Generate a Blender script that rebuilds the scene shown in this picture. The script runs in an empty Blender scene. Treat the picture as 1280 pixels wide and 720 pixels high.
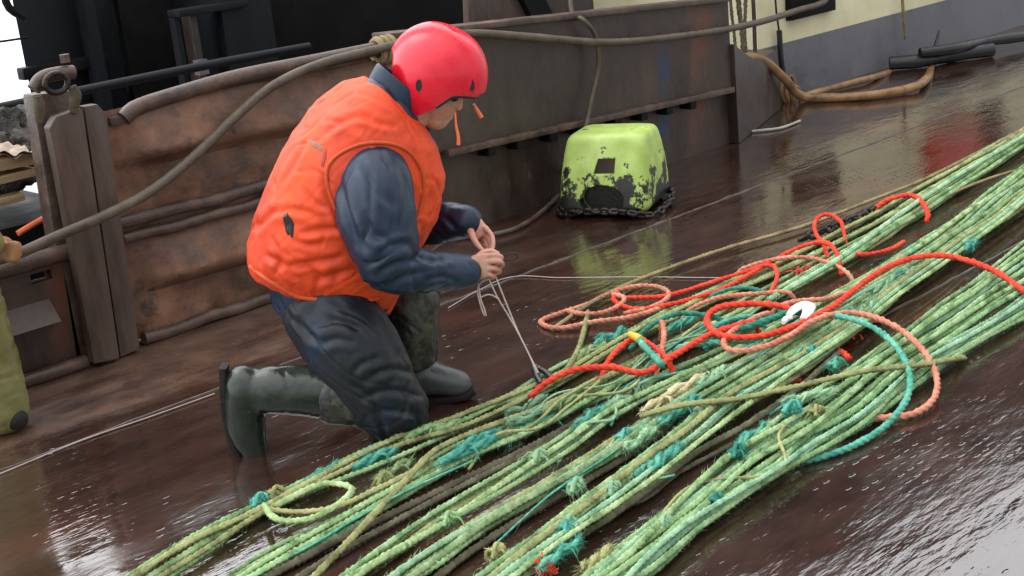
import bpy, bmesh, math, random
import numpy as np
from mathutils import Vector, Matrix, noise as mnoise
from mathutils.bvhtree import BVHTree
random.seed(7); rng = np.random.default_rng(11)
S = bpy.context.scene
COL = S.collection

# ------------------------------------------------------------------ camera
FOC = 1700.0; CAMH = 1.7
aH = math.radians(47.2); pT = math.atan(521 / 1700); rL = math.atan(.1)
hV = np.array([math.cos(aH), math.sin(aH), 0.0]); zV = np.array([0, 0, 1.0])
fw = hV * math.cos(pT) - zV * math.sin(pT)
r0 = np.array([math.sin(aH), -math.cos(aH), 0.0]); u0 = np.cross(r0, fw)
cr = math.cos(rL) * r0 - math.sin(rL) * u0
cu = math.cos(rL) * u0 + math.sin(rL) * r0
CP = np.array([0, 0, CAMH])
cd = bpy.data.cameras.new('camera'); cam = bpy.data.objects.new('camera', cd); COL.objects.link(cam)
m = Matrix.Identity(4)
for i in range(3):
    m[i][0] = cr[i]; m[i][1] = cu[i]; m[i][2] = -fw[i]; m[i][3] = CP[i]
cam.matrix_world = m
cd.sensor_width = 36; cd.lens = FOC / 1280 * 36; cd.clip_start = .05; cd.clip_end = 5000
S.camera = cam

# ------------------------------------------------------------------ world, sun, exposure
SUN_EL, SUN_AZ = math.radians(58), math.radians(100)   # azimuth measured from +X towards +Y
w = bpy.data.worlds.new('World'); S.world = w; w.use_nodes = True
nt = w.node_tree; bg = nt.nodes['Background']
sky = nt.nodes.new('ShaderNodeTexSky'); sky.sky_type = 'NISHITA'; sky.sun_disc = False
sky.sun_elevation = SUN_EL; sky.sun_rotation = math.pi / 2 - SUN_AZ
sky.air_density = 1.0; sky.dust_density = 4.0; sky.ozone_density = 1.0
hs = nt.nodes.new('ShaderNodeHueSaturation'); hs.inputs['Saturation'].default_value = .22
nt.links.new(sky.outputs[0], hs.inputs['Color'])
# an overcast deck of cloud in front of the clear sky
wtc = nt.nodes.new('ShaderNodeTexCoord'); wn = nt.nodes.new('ShaderNodeTexNoise'); wn.inputs['Scale'].default_value = 2.2; wn.inputs['Detail'].default_value = 6
nt.links.new(wtc.outputs['Generated'], wn.inputs['Vector']); wr = nt.nodes.new('ShaderNodeValToRGB')
wr.color_ramp.elements[0].position = .3; wr.color_ramp.elements[0].color = (.62, .66, .70, 1); wr.color_ramp.elements[1].position = .7; wr.color_ramp.elements[1].color = (1, 1, 1, 1)
nt.links.new(wn.outputs['Fac'], wr.inputs[0]); wm = nt.nodes.new('ShaderNodeVectorMath'); wm.operation = 'SCALE'; wm.inputs['Scale'].default_value = 11.0
wd = nt.nodes.new('ShaderNodeVectorMath'); wd.operation = 'DOT_PRODUCT'; nt.links.new(wtc.outputs['Generated'], wd.inputs[0])
wd.inputs[1].default_value = (math.cos(SUN_AZ) * .72, math.sin(SUN_AZ) * .72, .69)
wg = nt.nodes.new('ShaderNodeMapRange'); wg.inputs['From Min'].default_value = -.2; wg.inputs['From Max'].default_value = .9; wg.inputs['To Min'].default_value = 7.5; wg.inputs['To Max'].default_value = 28.0
nt.links.new(wd.outputs['Value'], wg.inputs[0]); nt.links.new(wg.outputs[0], wm.inputs['Scale'])
nt.links.new(wr.outputs[0], wm.inputs[0]); wx = nt.nodes.new('ShaderNodeMix'); wx.data_type = 'RGBA'; wx.inputs[0].default_value = .85
nt.links.new(hs.outputs[0], wx.inputs[6]); nt.links.new(wm.outputs[0], wx.inputs[7]); nt.links.new(wx.outputs[2], bg.inputs[0])
bg.inputs[1].default_value = .15
sl = bpy.data.lights.new('sun', 'SUN'); sl.energy = 0.5; sl.angle = math.radians(35); sl.color = (1, .96, .9)
so = bpy.data.objects.new('sun', sl); COL.objects.link(so)
dv = Vector((math.cos(SUN_AZ) * math.cos(SUN_EL), math.sin(SUN_AZ) * math.cos(SUN_EL), math.sin(SUN_EL)))
so.rotation_euler = dv.to_track_quat('Z', 'Y').to_euler()
S.view_settings.view_transform = 'Standard'; S.view_settings.look = 'None'
S.view_settings.exposure = 0.05; S.view_settings.gamma = 1
S.render.engine = 'CYCLES'

# ------------------------------------------------------------------ pixel helpers (photo pixels, 1280 x 720)
def ray(x, y): return cr * (x - 640) / FOC + cu * (360 - y) / FOC + fw
def G(x, y, z=0.0):
    d = ray(x, y); return CP + d * ((z - CAMH) / d[2])
def W(x, y, Y):
    d = ray(x, y); return CP + d * (Y / d[1])
D0 = 4.06
def M(x, y, off=0.0):
    d = ray(x, y); return CP + d * ((D0 + off) / (d @ hV))

# ------------------------------------------------------------------ materials
def lin(c):
    return tuple(((v / 255) / 12.92 if v / 255 <= .04045 else ((v / 255 + .055) / 1.055) ** 2.4) for v in c)
MATS = {}
def mat(name, cols, scale=6, rough=.7, bump=.15, bscale=60, metal=0, stretch=(1, 1, 1), detail=6, rvar=.15, spec=.5,
        coat=0, objvar=0, spots=None, bdist=.01):
    """cols: list of linear colours spread over a noise ramp; spots=(colour, scale, threshold): patches with an edge of their own"""
    mt = bpy.data.materials.new(name); mt.use_nodes = True; t = mt.node_tree; N = t.nodes; L = t.links
    b = N['Principled BSDF']
    tc = N.new('ShaderNodeTexCoord'); mp = N.new('ShaderNodeMapping'); mp.inputs['Scale'].default_value = stretch
    oi = N.new('ShaderNodeObjectInfo')
    L.new(tc.outputs['Object'], mp.inputs['Vector'])
    ns = N.new('ShaderNodeTexNoise'); ns.inputs['Scale'].default_value = scale; ns.inputs['Detail'].default_value = detail
    ns.inputs['Roughness'].default_value = .65; L.new(mp.outputs[0], ns.inputs['Vector'])
    rp = N.new('ShaderNodeValToRGB'); e = rp.color_ramp.elements
    n = len(cols)
    while len(e) < n: e.new(.5)
    for i, c in enumerate(cols):
        e[i].position = .32 + .36 * (i / max(1, n - 1)); e[i].color = (*c, 1)
    L.new(ns.outputs['Fac'], rp.inputs[0]); out = rp.outputs[0]
    if objvar:
        h2 = N.new('ShaderNodeHueSaturation'); L.new(out, h2.inputs['Color'])
        mr = N.new('ShaderNodeMapRange'); mr.inputs['To Min'].default_value = 1 - objvar; mr.inputs['To Max'].default_value = 1 + objvar
        L.new(oi.outputs['Random'], mr.inputs[0]); L.new(mr.outputs[0], h2.inputs['Value'])
        m2 = N.new('ShaderNodeMath'); m2.operation = 'MULTIPLY'; m2.inputs[1].default_value = 7.3; L.new(oi.outputs['Random'], m2.inputs[0])
        m3 = N.new('ShaderNodeMath'); m3.operation = 'FRACT'; L.new(m2.outputs[0], m3.inputs[0])
        m4 = N.new('ShaderNodeMapRange'); m4.inputs['To Min'].default_value = .5 - .1 * objvar; m4.inputs['To Max'].default_value = .5 + .12 * objvar
        L.new(m3.outputs[0], m4.inputs[0]); L.new(m4.outputs[0], h2.inputs['Hue']); out = h2.outputs[0]
    for sp in (spots or []):
        n2 = N.new('ShaderNodeTexNoise'); n2.inputs['Scale'].default_value = sp[1]; n2.inputs['Detail'].default_value = 8
        n2.inputs['Roughness'].default_value = .7; L.new(mp.outputs[0], n2.inputs['Vector'])
        mr = N.new('ShaderNodeMapRange'); mr.inputs['From Min'].default_value = sp[2]; mr.inputs['From Max'].default_value = sp[2] + (sp[3] if len(sp) > 3 else .05)
        L.new(n2.outputs['Fac'], mr.inputs[0])
        mx = N.new('ShaderNodeMix'); mx.data_type = 'RGBA'; L.new(mr.outputs[0], mx.inputs[0]); L.new(out, mx.inputs[6])
        mx.inputs[7].default_value = (*sp[0], 1); out = mx.outputs[2]
    L.new(out, b.inputs['Base Color'])
    b.inputs['Metallic'].default_value = metal; b.inputs['Specular IOR Level'].default_value = spec
    b.inputs['Coat Weight'].default_value = coat; b.inputs['Coat Roughness'].default_value = .15
    mr = N.new('ShaderNodeMapRange'); mr.inputs['To Min'].default_value = max(.03, rough - rvar); mr.inputs['To Max'].default_value = min(1, rough + rvar)
    mr.inputs['From Min'].default_value = .3; mr.inputs['From Max'].default_value = .7
    L.new(ns.outputs['Fac'], mr.inputs[0]); L.new(mr.outputs[0], b.inputs['Roughness'])
    if bump:
        nb = N.new('ShaderNodeTexNoise'); nb.inputs['Scale'].default_value = bscale; nb.inputs['Detail'].default_value = 5
        L.new(mp.outputs[0], nb.inputs['Vector'])
        bp = N.new('ShaderNodeBump'); bp.inputs['Strength'].default_value = bump; bp.inputs['Distance'].default_value = bdist
        L.new(nb.outputs['Fac'], bp.inputs['Height']); L.new(bp.outputs[0], b.inputs['Normal'])
    MATS[name] = mt; return mt

mat('rust_steel', [(.04, .02, .013), (.14, .068, .04), (.25, .125, .07)], 4.5, .5, .35, 40, spots=[((.19, .08, .045), 2.2, .57, .18), ((.03, .022, .018), 4, .58, .1), ((.32, .23, .17), 11, .66, .05), ((.02, .014, .011), 17, .68, .04)])
mat('dark_steel', [(.018, .011, .009), (.045, .029, .023), (.075, .049, .038)], 3, .45, .3, 35, stretch=(1, 1, .5), spots=[((.13, .05, .03), 1.6, .58, .12), ((.025, .04, .085), 2.4, .61, .08), ((.16, .12, .1), 13, .67, .05)])
mat('plate_steel', [(.035, .022, .016), (.08, .053, .04), (.115, .078, .058)], 4, .5, .25, 50, stretch=(2, 2, .4), spots=[((.15, .07, .045), 2.5, .6, .12)])
mat('pipe_steel', [(.03, .018, .013), (.075, .044, .032), (.125, .078, .056)], 9, .45, .3, 60)
mat('black_steel', [(.003, .003, .0035), (.006, .006, .0065), (.01, .01, .011)], 4, .6, .2, 30, spec=.15)
mat('bluish_steel', [(.005, .006, .008), (.009, .0105, .013), (.014, .016, .02)], 2, .55, .2, 30, stretch=(1, 1, .3), spec=.2)
mat('grey_paint', [(.10, .10, .115), (.13, .13, .145), (.16, .16, .17)], 2.5, .4, .15, 30, spots=[((.05, .04, .04), 3, .66, .04)])
mat('cream_paint', [(.62, .56, .34), (.72, .66, .42), (.78, .72, .5)], 2, .45, .08, 30, spots=[((.4, .28, .13), 3.5, .68, .08)])
mat('red_paint', [(.5, .03, .02), (.62, .05, .03)], 3, .4, .1, 30)
mat('hose_grey', [(.04, .028, .019), (.085, .062, .041), (.13, .1, .07)], 9, .55, .3, 90)
mat('hose_brown', [(.10, .055, .02), (.25, .13, .05), (.36, .2, .08)], 7, .45, .2, 90, spots=[((.03, .025, .02), 5, .58, .08)])
mat('black_rubber', [(.008, .008, .009), (.018, .017, .017)], 8, .35, .2, 60)
G1, G2, G3 = (.2, .38, .17), (.36, .58, .3), (.5, .7, .4)
GR = ((.055, .065, .035), 75, .58, .12)
mat('rope_green', [(.08, .125, .05), (.2, .31, .135), (.31, .44, .21), (.44, .56, .33)], 16, .85, .7, 260, objvar=.2, spots=[((.1, .36, .25), 3.0, .62, .08), ((.3, .25, .11), 3.5, .6, .1), GR], spec=.2, bdist=.004)
mat('rope_straw', [(.13, .13, .055), (.32, .33, .14), (.44, .43, .21)], 16, .85, .7, 260, objvar=.16, spots=[((.25, .15, .07), 5, .6, .08), ((.2, .4, .22), 4, .62, .07), GR], spec=.2, bdist=.004)
mat('rope_mint', [(.12, .25, .135), (.26, .44, .26), (.38, .56, .37)], 16, .85, .7, 260, objvar=.16, spots=[((.08, .36, .27), 5, .6, .08), ((.2, .23, .11), 6, .64, .06), GR], spec=.2, bdist=.004)
mat('rope_teal', [(.035, .18, .125), (.08, .34, .25), (.18, .45, .33)], 22, .8, .6, 260, objvar=.1, spots=[((.3, .5, .3), 12, .6, .06)], spec=.25, bdist=.004)
mat('rope_teal_dark', [(.015, .12, .08), (.03, .2, .14), (.06, .3, .22)], 22, .8, .6, 260, spec=.25, bdist=.004)
mat('rope_weathered', [(.05, .042, .025), (.1, .088, .055), (.17, .15, .1)], 14, .85, .6, 260, objvar=.15, spots=[((.12, .18, .1), 5, .62, .08)], spec=.25, bdist=.004)
mat('rope_red', [(.5, .025, .012), (.72, .045, .02), (.8, .085, .04)], 14, .7, .4, 240, spots=[((.35, .03, .02), 6, .62, .08)], spec=.3, bdist=.003)
mat('rope_salmon', [(.38, .13, .08), (.52, .2, .13), (.6, .3, .2)], 14, .8, .5, 240, spots=[((.55, .08, .05), 5, .6, .08), ((.3, .22, .12), 6, .63, .06)], spec=.25, bdist=.003)
mat('rope_tan', [(.14, .1, .05), (.26, .2, .1), (.34, .27, .15)], 14, .8, .5, 240, spec=.25, bdist=.003)
mat('white_line', [(.3, .27, .25), (.48, .44, .4)], 20, .7, .2, 200)
mat('pink_twine', [(.4, .31, .28), (.58, .48, .44)], 20, .7, .2, 200)
mat('chain_iron', [(.012, .01, .009), (.03, .024, .02), (.06, .045, .035)], 20, .35, .3, 90, metal=.6)
mat('skin', [(.42, .17, .12), (.55, .27, .2), (.62, .35, .27)], 22, .5, .12, 160, bdist=.002)
mat('vest_orange', [(.55, .036, .006), (.76, .062, .008), (.85, .092, .014)], 3.5, .62, .22, 45, stretch=(1, 1, .7), spots=[((.42, .055, .018), 5, .56, .2), ((.16, .06, .04), 8, .6, .14)], bdist=.004)
mat('vest_orange_dark', [(.5, .06, .01), (.62, .085, .014)], 5, .65, .2, 60)
mat('navy_oilskin', [(.008, .016, .034), (.013, .026, .053), (.022, .04, .074)], 5, .4, .2, 40, bdist=.004, spec=.38, spots=[((.03, .032, .036), 5, .6, .1)])
mat('navy_trousers', [(.006, .008, .012), (.011, .0135, .018), (.019, .021, .026)], 5, .48, .25, 40, bdist=.006, spec=.35, spots=[((.01, .022, .05), 3.5, .53, .12), ((.05, .045, .04), 9, .7, .05)])
mat('boot_green', [(.01, .015, .011), (.018, .025, .018), (.032, .04, .03)], 6, .22, .15, 50, spots=[((.06, .055, .045), 7, .66, .06)])
mat('boot_camo', [(.01, .012, .009), (.03, .032, .022), (.075, .075, .05)], 22, .4, .2, 60, spots=[((.012, .012, .01), 16, .52, .04)])
mat('boot_sole', [(.008, .007, .006), (.02, .017, .014)], 12, .6, .3, 60, spec=.25)
mat('boot_grey', [(.035, .04, .04), (.06, .068, .066), (.085, .092, .09)], 7, .33, .15, 50)
mat('helmet_red', [(.62, .007, .022), (.75, .013, .036), (.82, .024, .052)], 5, .27, .06, 70, spots=[((.45, .02, .03), 14, .68, .04), ((.8, .2, .22), 22, .72, .03)])
mat('helmet_dark', [(.006, .005, .006), (.012, .01, .011)], 9, .5, .1, 60)
mat('strap_black', [(.008, .008, .01), (.02, .02, .022)], 30, .7, .2, 120)
mat('cord_orange', [(.85, .16, .05), (.9, .22, .08)], 30, .6, .1, 100)
mat('oilskin_olive', [(.10, .10, .03), (.17, .16, .055), (.22, .21, .08)], 5, .35, .2, 40, spots=[((.05, .045, .025), 6, .6, .1)])
mat('tan_plank', [(.2, .13, .07), (.34, .24, .13), (.45, .33, .2)], 5, .7, .3, 30, stretch=(.5, 6, 6))
mat('net_grey', [(.025, .022, .02), (.06, .054, .048), (.11, .098, .085)], 26, .9, 1.0, 70, bdist=.03)
mat('pale_sheet', [(.16, .1, .06), (.3, .21, .15), (.4, .31, .24)], 6, .6, .3, 30)
mat('white_plastic', [(.7, .7, .68), (.8, .8, .78)], 8, .4, .08, 60)
mat('yellow_tape', [(.75, .42, .02), (.85, .52, .04)], 20, .5, .1, 60)
mat('rope_blond', [(.45, .38, .18), (.6, .54, .32), (.68, .64, .44)], 22, .85, .6, 260, spec=.25, bdist=.004)

# float: yellow-green paint worn off in patches, more so low down and on the edges
def float_mat():
    mt = bpy.data.materials.new('float_paint'); mt.use_nodes = True; t = mt.node_tree; N = t.nodes; L = t.links
    b = N['Principled BSDF']; tc = N.new('ShaderNodeTexCoord')
    n1 = N.new('ShaderNodeTexNoise'); n1.inputs['Scale'].default_value = 8.5; n1.inputs['Detail'].default_value = 9; n1.inputs['Roughness'].default_value = .68
    L.new(tc.outputs['Object'], n1.inputs['Vector'])
    sx = N.new('ShaderNodeSeparateXYZ'); L.new(tc.outputs['Object'], sx.inputs[0])
    mr = N.new('ShaderNodeMapRange'); mr.inputs['From Min'].default_value = .44; mr.inputs['From Max'].default_value = 0.0
    mr.inputs['To Min'].default_value = -.13; mr.inputs['To Max'].default_value = .12; L.new(sx.outputs['Z'], mr.inputs[0])
    ad = N.new('ShaderNodeMath'); L.new(n1.outputs['Fac'], ad.inputs[0]); L.new(mr.outputs[0], ad.inputs[1])
    th = N.new('ShaderNodeMapRange'); th.inputs['From Min'].default_value = .53; th.inputs['From Max'].default_value = .56; L.new(ad.outputs[0], th.inputs[0])
    n2 = N.new('ShaderNodeTexNoise'); n2.inputs['Scale'].default_value = 9; n2.inputs['Detail'].default_value = 6; L.new(tc.outputs['Object'], n2.inputs['Vector'])
    rp = N.new('ShaderNodeValToRGB'); rp.color_ramp.elements[0].position = .35; rp.color_ramp.elements[1].position = .65
    rp.color_ramp.elements[0].color = (.32, .44, .075, 1); rp.color_ramp.elements[1].color = (.47, .62, .17, 1); L.new(n2.outputs['Fac'], rp.inputs[0])
    mx = N.new('ShaderNodeMix'); mx.data_type = 'RGBA'; L.new(th.outputs[0], mx.inputs[0]); L.new(rp.outputs[0], mx.inputs[6]); mx.inputs[7].default_value = (.011, .013, .009, 1)
    L.new(mx.outputs[2], b.inputs['Base Color']); b.inputs['Roughness'].default_value = .42
    bp = N.new('ShaderNodeBump'); bp.inputs['Strength'].default_value = .5; bp.inputs['Distance'].default_value = .006
    iv = N.new('ShaderNodeMath'); iv.operation = 'SUBTRACT'; iv.inputs[0].default_value = 1; L.new(th.outputs[0], iv.inputs[1])
    L.new(iv.outputs[0], bp.inputs['Height']); L.new(bp.outputs[0], b.inputs['Normal'])
    MATS['float_paint'] = mt
float_mat()

def deck_mat():
    mt = bpy.data.materials.new('wet_deck'); mt.use_nodes = True; t = mt.node_tree; N = t.nodes; L = t.links
    b = N['Principled BSDF']; tc = N.new('ShaderNodeTexCoord'); va = N.new('ShaderNodeVectorMath'); va.inputs[1].default_value = (9, .5, 0); L.new(tc.outputs['Object'], va.inputs[0]); O = va.outputs[0]   # origin of the deck sheet -> world metres
    def math_(op, a, c=None):
        x = N.new('ShaderNodeMath'); x.operation = op
        for i, v in enumerate((a, c)):
            if v is None: continue
            if isinstance(v, (int, float)): x.inputs[i].default_value = v
            else: L.new(v, x.inputs[i])
        return x.outputs[0]
    def noise(scale, detail=4, stretch=(1, 1, 1), rough=.6):
        mp = N.new('ShaderNodeMapping'); mp.inputs['Scale'].default_value = stretch; L.new(O, mp.inputs[0])
        n = N.new('ShaderNodeTexNoise'); n.inputs['Scale'].default_value = scale; n.inputs['Detail'].default_value = detail
        n.inputs['Roughness'].default_value = rough; L.new(mp.outputs[0], n.inputs['Vector']); return n.outputs['Fac']
    def rng_(v, a, c, lo=0, hi=1):
        r = N.new('ShaderNodeMapRange'); r.inputs['From Min'].default_value = a; r.inputs['From Max'].default_value = c
        r.inputs['To Min'].default_value = lo; r.inputs['To Max'].default_value = hi; L.new(v, r.inputs[0]); return r.outputs[0]
    def mix(f, a, c):
        x = N.new('ShaderNodeMix'); x.data_type = 'RGBA'
        for i, v in ((0, f), (6, a), (7, c)):
            if isinstance(v, tuple): x.inputs[i].default_value = (*v, 1)
            else: L.new(v, x.inputs[i])
        return x.outputs[2]
    sx = N.new('ShaderNodeSeparateXYZ'); L.new(O, sx.inputs[0]); X, Y = sx.outputs['X'], sx.outputs['Y']
    big = noise(1.3, 5, (.6, 1.2, 1)); mid = noise(6, 6, (.5, 1.4, 1), .68); fine = noise(40, 4)
    c = mix(rng_(mid, .35, .68), (.017, .0082, .0058), (.048, .0235, .0168))
    c = mix(rng_(big, .52, .68, 0, .6), c, (.075, .024, .017))
    # the drier, silted strip along the bulwark: an edge of its own at the weld line
    wob = math_('ADD', Y, math_('MULTIPLY', math_('SUBTRACT', mid, .5), .5))
    dry = math_('MULTIPLY', rng_(wob, 4.22, 4.36), rng_(X, 4.6, 3.4))
    c = mix(math_('MULTIPLY', dry, rng_(noise(7, 8, (.7, 1.1, 1), .72), .36, .66, 0, .85)), c, (.17, .092, .06))
    c = mix(math_('MULTIPLY', dry, rng_(noise(4, 7, (.55, 1.2, 1), .7), .54, .62, 0, .9)), c, (.04, .016, .012))
    L.new(c, b.inputs['Base Color'])
    # raised studs of the tread plate
    sc = 0.036
    row = math_('FLOOR', math_('DIVIDE', Y, sc)); odd = math_('MODULO', math_('ABSOLUTE', row), 2)
    fx = math_('SUBTRACT', math_('FRACT', math_('ADD', math_('DIVIDE', X, .05), math_('MULTIPLY', odd, .5))), .5)
    fy = math_('SUBTRACT', math_('FRACT', math_('DIVIDE', Y, sc)), .5)
    d = math_('SQRT', math_('ADD', math_('POWER', math_('DIVIDE', fx, .34), 2), math_('POWER', math_('DIVIDE', fy, .2), 2)))
    stud = rng_(d, 1.0, .55)
    cv = N.new('ShaderNodeCombineXYZ'); L.new(math_('FLOOR', math_('ADD', math_('DIVIDE', X, .05), math_('MULTIPLY', odd, .5))), cv.inputs[0]); L.new(row, cv.inputs[1])
    wn_ = N.new('ShaderNodeTexWhiteNoise'); L.new(cv.outputs[0], wn_.inputs['Vector']); stud = math_('MULTIPLY', stud, rng_(wn_.outputs['Value'], .25, 1.0))   # some studs are worn flat
    worn = rng_(noise(1.5, 4), .50, .62)
    stud = math_('MULTIPLY', stud, math_('ADD', math_('MULTIPLY', worn, .9), .06))
    stud = math_('MULTIPLY', stud, math_('SUBTRACT', 1.0, math_('MULTIPLY', dry, .9)))
    film = rng_(noise(2.6, 5, (.55, 1.5, 1), .62), .38, .6)          # where a film of water lies
    rr = math_('ADD', math_('MULTIPLY', math_('SUBTRACT', 1.0, film), .13), .02)
    rr = math_('ADD', rr, math_('MULTIPLY', dry, .22))
    rr = math_('ADD', rr, math_('MULTIPLY', rng_(fine, .3, .7), .03))
    L.new(rr, b.inputs['Roughness'])
    b.inputs['IOR'].default_value = 2.3; b.inputs['Specular IOR Level'].default_value = .5
    rip = noise(11, 3, (.4, 1.5, 1), .55); rip2 = noise(34, 3, (.5, 1.6, 1), .5)
    chop = rng_(noise(1.1, 4, (.5, 1.3, 1)), .42, .62, .12, 1.5)
    rip = math_('MULTIPLY', rip, chop); rip2 = math_('MULTIPLY', rip2, math_('ADD', chop, math_('MULTIPLY', math_('SUBTRACT', 1.0, film), .6)))
    hgt = math_('ADD', math_('MULTIPLY', stud, .002), math_('ADD', math_('MULTIPLY', rip, .004), math_('MULTIPLY', rip2, .0016)))
    bp = N.new('ShaderNodeBump'); bp.inputs['Strength'].default_value = .55; bp.inputs['Distance'].default_value = 1.0
    L.new(hgt, bp.inputs['Height']); L.new(bp.outputs[0], b.inputs['Normal'])
    MATS['wet_deck'] = mt
deck_mat()

# ------------------------------------------------------------------ object helpers
def tag(o, label=None, cat=None, group=None, kind=None):
    if label: o['label'] = label
    if cat: o['category'] = cat
    if group: o['group'] = group
    if kind: o['kind'] = kind
    return o
def empty(name, loc=(0, 0, 0)):
    o = bpy.data.objects.new(name, None); o.empty_display_size = .1; COL.objects.link(o); o.location = loc; return o
def link(name, me, material, parent=None, origin='base', smooth=True):
    """mesh given in world coordinates -> one object with its origin at its base"""
    n = len(me.vertices); co = np.empty(n * 3, 'f'); me.vertices.foreach_get('co', co); co = co.reshape(-1, 3)
    lo, hi = co.min(0), co.max(0); og = np.array([(lo[0] + hi[0]) / 2, (lo[1] + hi[1]) / 2, lo[2]])
    me.vertices.foreach_set('co', (co - og).astype('f').ravel()); me.update()
    if smooth: me.polygons.foreach_set('use_smooth', np.ones(len(me.polygons), bool))
    if material: me.materials.append(MATS[material] if isinstance(material, str) else material)
    o = bpy.data.objects.new(name, me); COL.objects.link(o)
    if parent:
        o.parent = parent; pl = np.array(WLOC.get(parent.name, parent.location)); o.location = og - pl
    else: o.location = og
    WLOC[o.name] = og
    return o
WLOC = {}
def root(name, loc):
    o = empty(name, loc); WLOC[o.name] = np.array(loc, float); return o
def mesh_np(name, v, faces):
    me = bpy.data.meshes.new(name); me.from_pydata([tuple(p) for p in v], [], faces); me.update(); return me

class MB:
    """collects boxes, prisms and tubes into one mesh"""
    def __init__(s): s.v = []; s.f = []
    def add(s, v, f):
        n = len(s.v); s.v += [tuple(map(float, p)) for p in v]; s.f += [tuple(i + n for i in q) for q in f]; return s
    def box(s, a, b):
        x0, y0, z0 = np.minimum(a, b); x1, y1, z1 = np.maximum(a, b)
        return s.add([(x0, y0, z0), (x1, y0, z0), (x1, y1, z0), (x0, y1, z0), (x0, y0, z1), (x1, y0, z1), (x1, y1, z1), (x0, y1, z1)],
                     [(3, 2, 1, 0), (4, 5, 6, 7), (0, 1, 5, 4), (1, 2, 6, 5), (2, 3, 7, 6), (3, 0, 4, 7)])
    def prism(s, poly, ext):
        poly = [np.array(p, float) for p in poly]; n = len(poly); e = np.array(ext, float)
        return s.add(poly + [p + e for p in poly], [tuple(range(n))[::-1], tuple(range(n, 2 * n))] + [(i, (i + 1) % n, n + (i + 1) % n, n + i) for i in range(n)])
    def tube(s, pts, r, sides=12, step=None, **k):
        v, f = tube_np(pts, r, sides, step, **k); return s.add(v, f)
    def build(s, name, material, parent=None, bevel=0, smooth=True):
        me = mesh_np(name, s.v, s.f); bm = bmesh.new(); bm.from_mesh(me)
        bmesh.ops.recalc_face_normals(bm, faces=bm.faces)
        if bevel:
            es = [e for e in bm.edges if len(e.link_faces) == 2 and e.calc_face_angle(0) > .5]
            bmesh.ops.bevel(bm, geom=es, offset=bevel, segments=2, affect='EDGES', profile=.6, clamp_overlap=True)
        bm.to_mesh(me); bm.free()
        o = link(name, me, material, parent, smooth=False)
        if smooth:
            me.polygons.foreach_set('use_smooth', np.ones(len(me.polygons), bool)); 
            try: me.set_sharp_from_angle(angle=math.radians(38))
            except Exception: pass
        return o

def spline(pts, step):
    """centripetal-ish Catmull-Rom resampled at an even step"""
    P = np.array(pts, float)
    if len(P) == 2: Q = P[0] + (P[1] - P[0]) * np.linspace(0, 1, 24)[:, None]
    else:
        E = np.vstack([2 * P[0] - P[1], P, 2 * P[-1] - P[-2]]); out = []
        for i in range(1, len(E) - 2):
            p0, p1, p2, p3 = E[i - 1:i + 3]; d = max(np.linalg.norm(p2 - p1), 1e-6)
            m1 = (p2 - p0) / (np.linalg.norm(p2 - p0) + 1e-9) * d; m2 = (p3 - p1) / (np.linalg.norm(p3 - p1) + 1e-9) * d
            t = np.linspace(0, 1, 24, endpoint=False)[:, None]
            out.append((2 * t**3 - 3 * t**2 + 1) * p1 + (t**3 - 2 * t**2 + t) * m1 + (-2 * t**3 + 3 * t**2) * p2 + (t**3 - t**2) * m2)
        Q = np.vstack(out + [P[-1:]])
    L = np.concatenate([[0], np.cumsum(np.linalg.norm(np.diff(Q, axis=0), axis=1))])
    n = max(3, int(L[-1] / step) + 1); t = np.linspace(0, L[-1], n)
    return np.stack([np.interp(t, L, Q[:, i]) for i in range(3)], 1), t
def frames(Q):
    T = np.gradient(Q, axis=0); T /= np.linalg.norm(T, axis=1)[:, None] + 1e-12
    U = np.zeros_like(Q); a = np.array([0, 0, 1.0]) if abs(T[0][2]) < .9 else np.array([1.0, 0, 0])
    u = a - T[0] * (a @ T[0]); u /= np.linalg.norm(u)
    for i in range(len(Q)):
        u = u - T[i] * (u @ T[i]); u /= np.linalg.norm(u) + 1e-12; U[i] = u
    return T, U, np.cross(T, U)
def tube_np(pts, r, sides=12, step=None, lobes=0, lay=.07, depth=.14, braid=False, rprof=None, flat=1.0):
    Q, s = spline(pts, step or max(.012, (r if np.isscalar(r) else r[0]) * .8)); T, U, V = frames(Q); n = len(Q)
    th = np.linspace(0, 2 * np.pi, sides, endpoint=False)
    rr = np.full(n, r, float) if np.isscalar(r) else np.interp(s / s[-1], np.linspace(0, 1, len(r)), r)
    R = np.repeat(rr[:, None], sides, 1)
    if lobes:
        k = 2 * np.pi / lay
        if braid:
            b = np.cos(lobes * (th[None] - k * s[:, None] / 1)) * np.cos(lobes * (th[None] + k * s[:, None] / 1))
        else: b = np.cos(lobes * (th[None] - k * s[:, None]))
        R = R * (1 - depth * .5 + depth * .5 * b)
    if lobes:
        wb = np.interp(np.arange(n), np.arange(0, n + 12, 6), rng.normal(0, .07, len(np.arange(0, n + 12, 6))))
        R = R * (1 + wb[:, None] + rng.normal(0, .085, R.shape))
    v = Q[:, None] + R[..., None] * (np.cos(th)[None, :, None] * U[:, None] * flat + np.sin(th)[None, :, None] * V[:, None])
    v = v.reshape(-1, 3); i = np.arange(n - 1)[:, None] * sides; j = np.arange(sides)[None]; j2 = (j + 1) % sides
    f = np.stack([i + j, i + j2, i + sides + j2, i + sides + j], -1).reshape(-1, 4)
    F = [tuple(q) for q in f.tolist()] + [tuple(range(sides))[::-1], tuple(range((n - 1) * sides, n * sides))]
    return v, F
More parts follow.
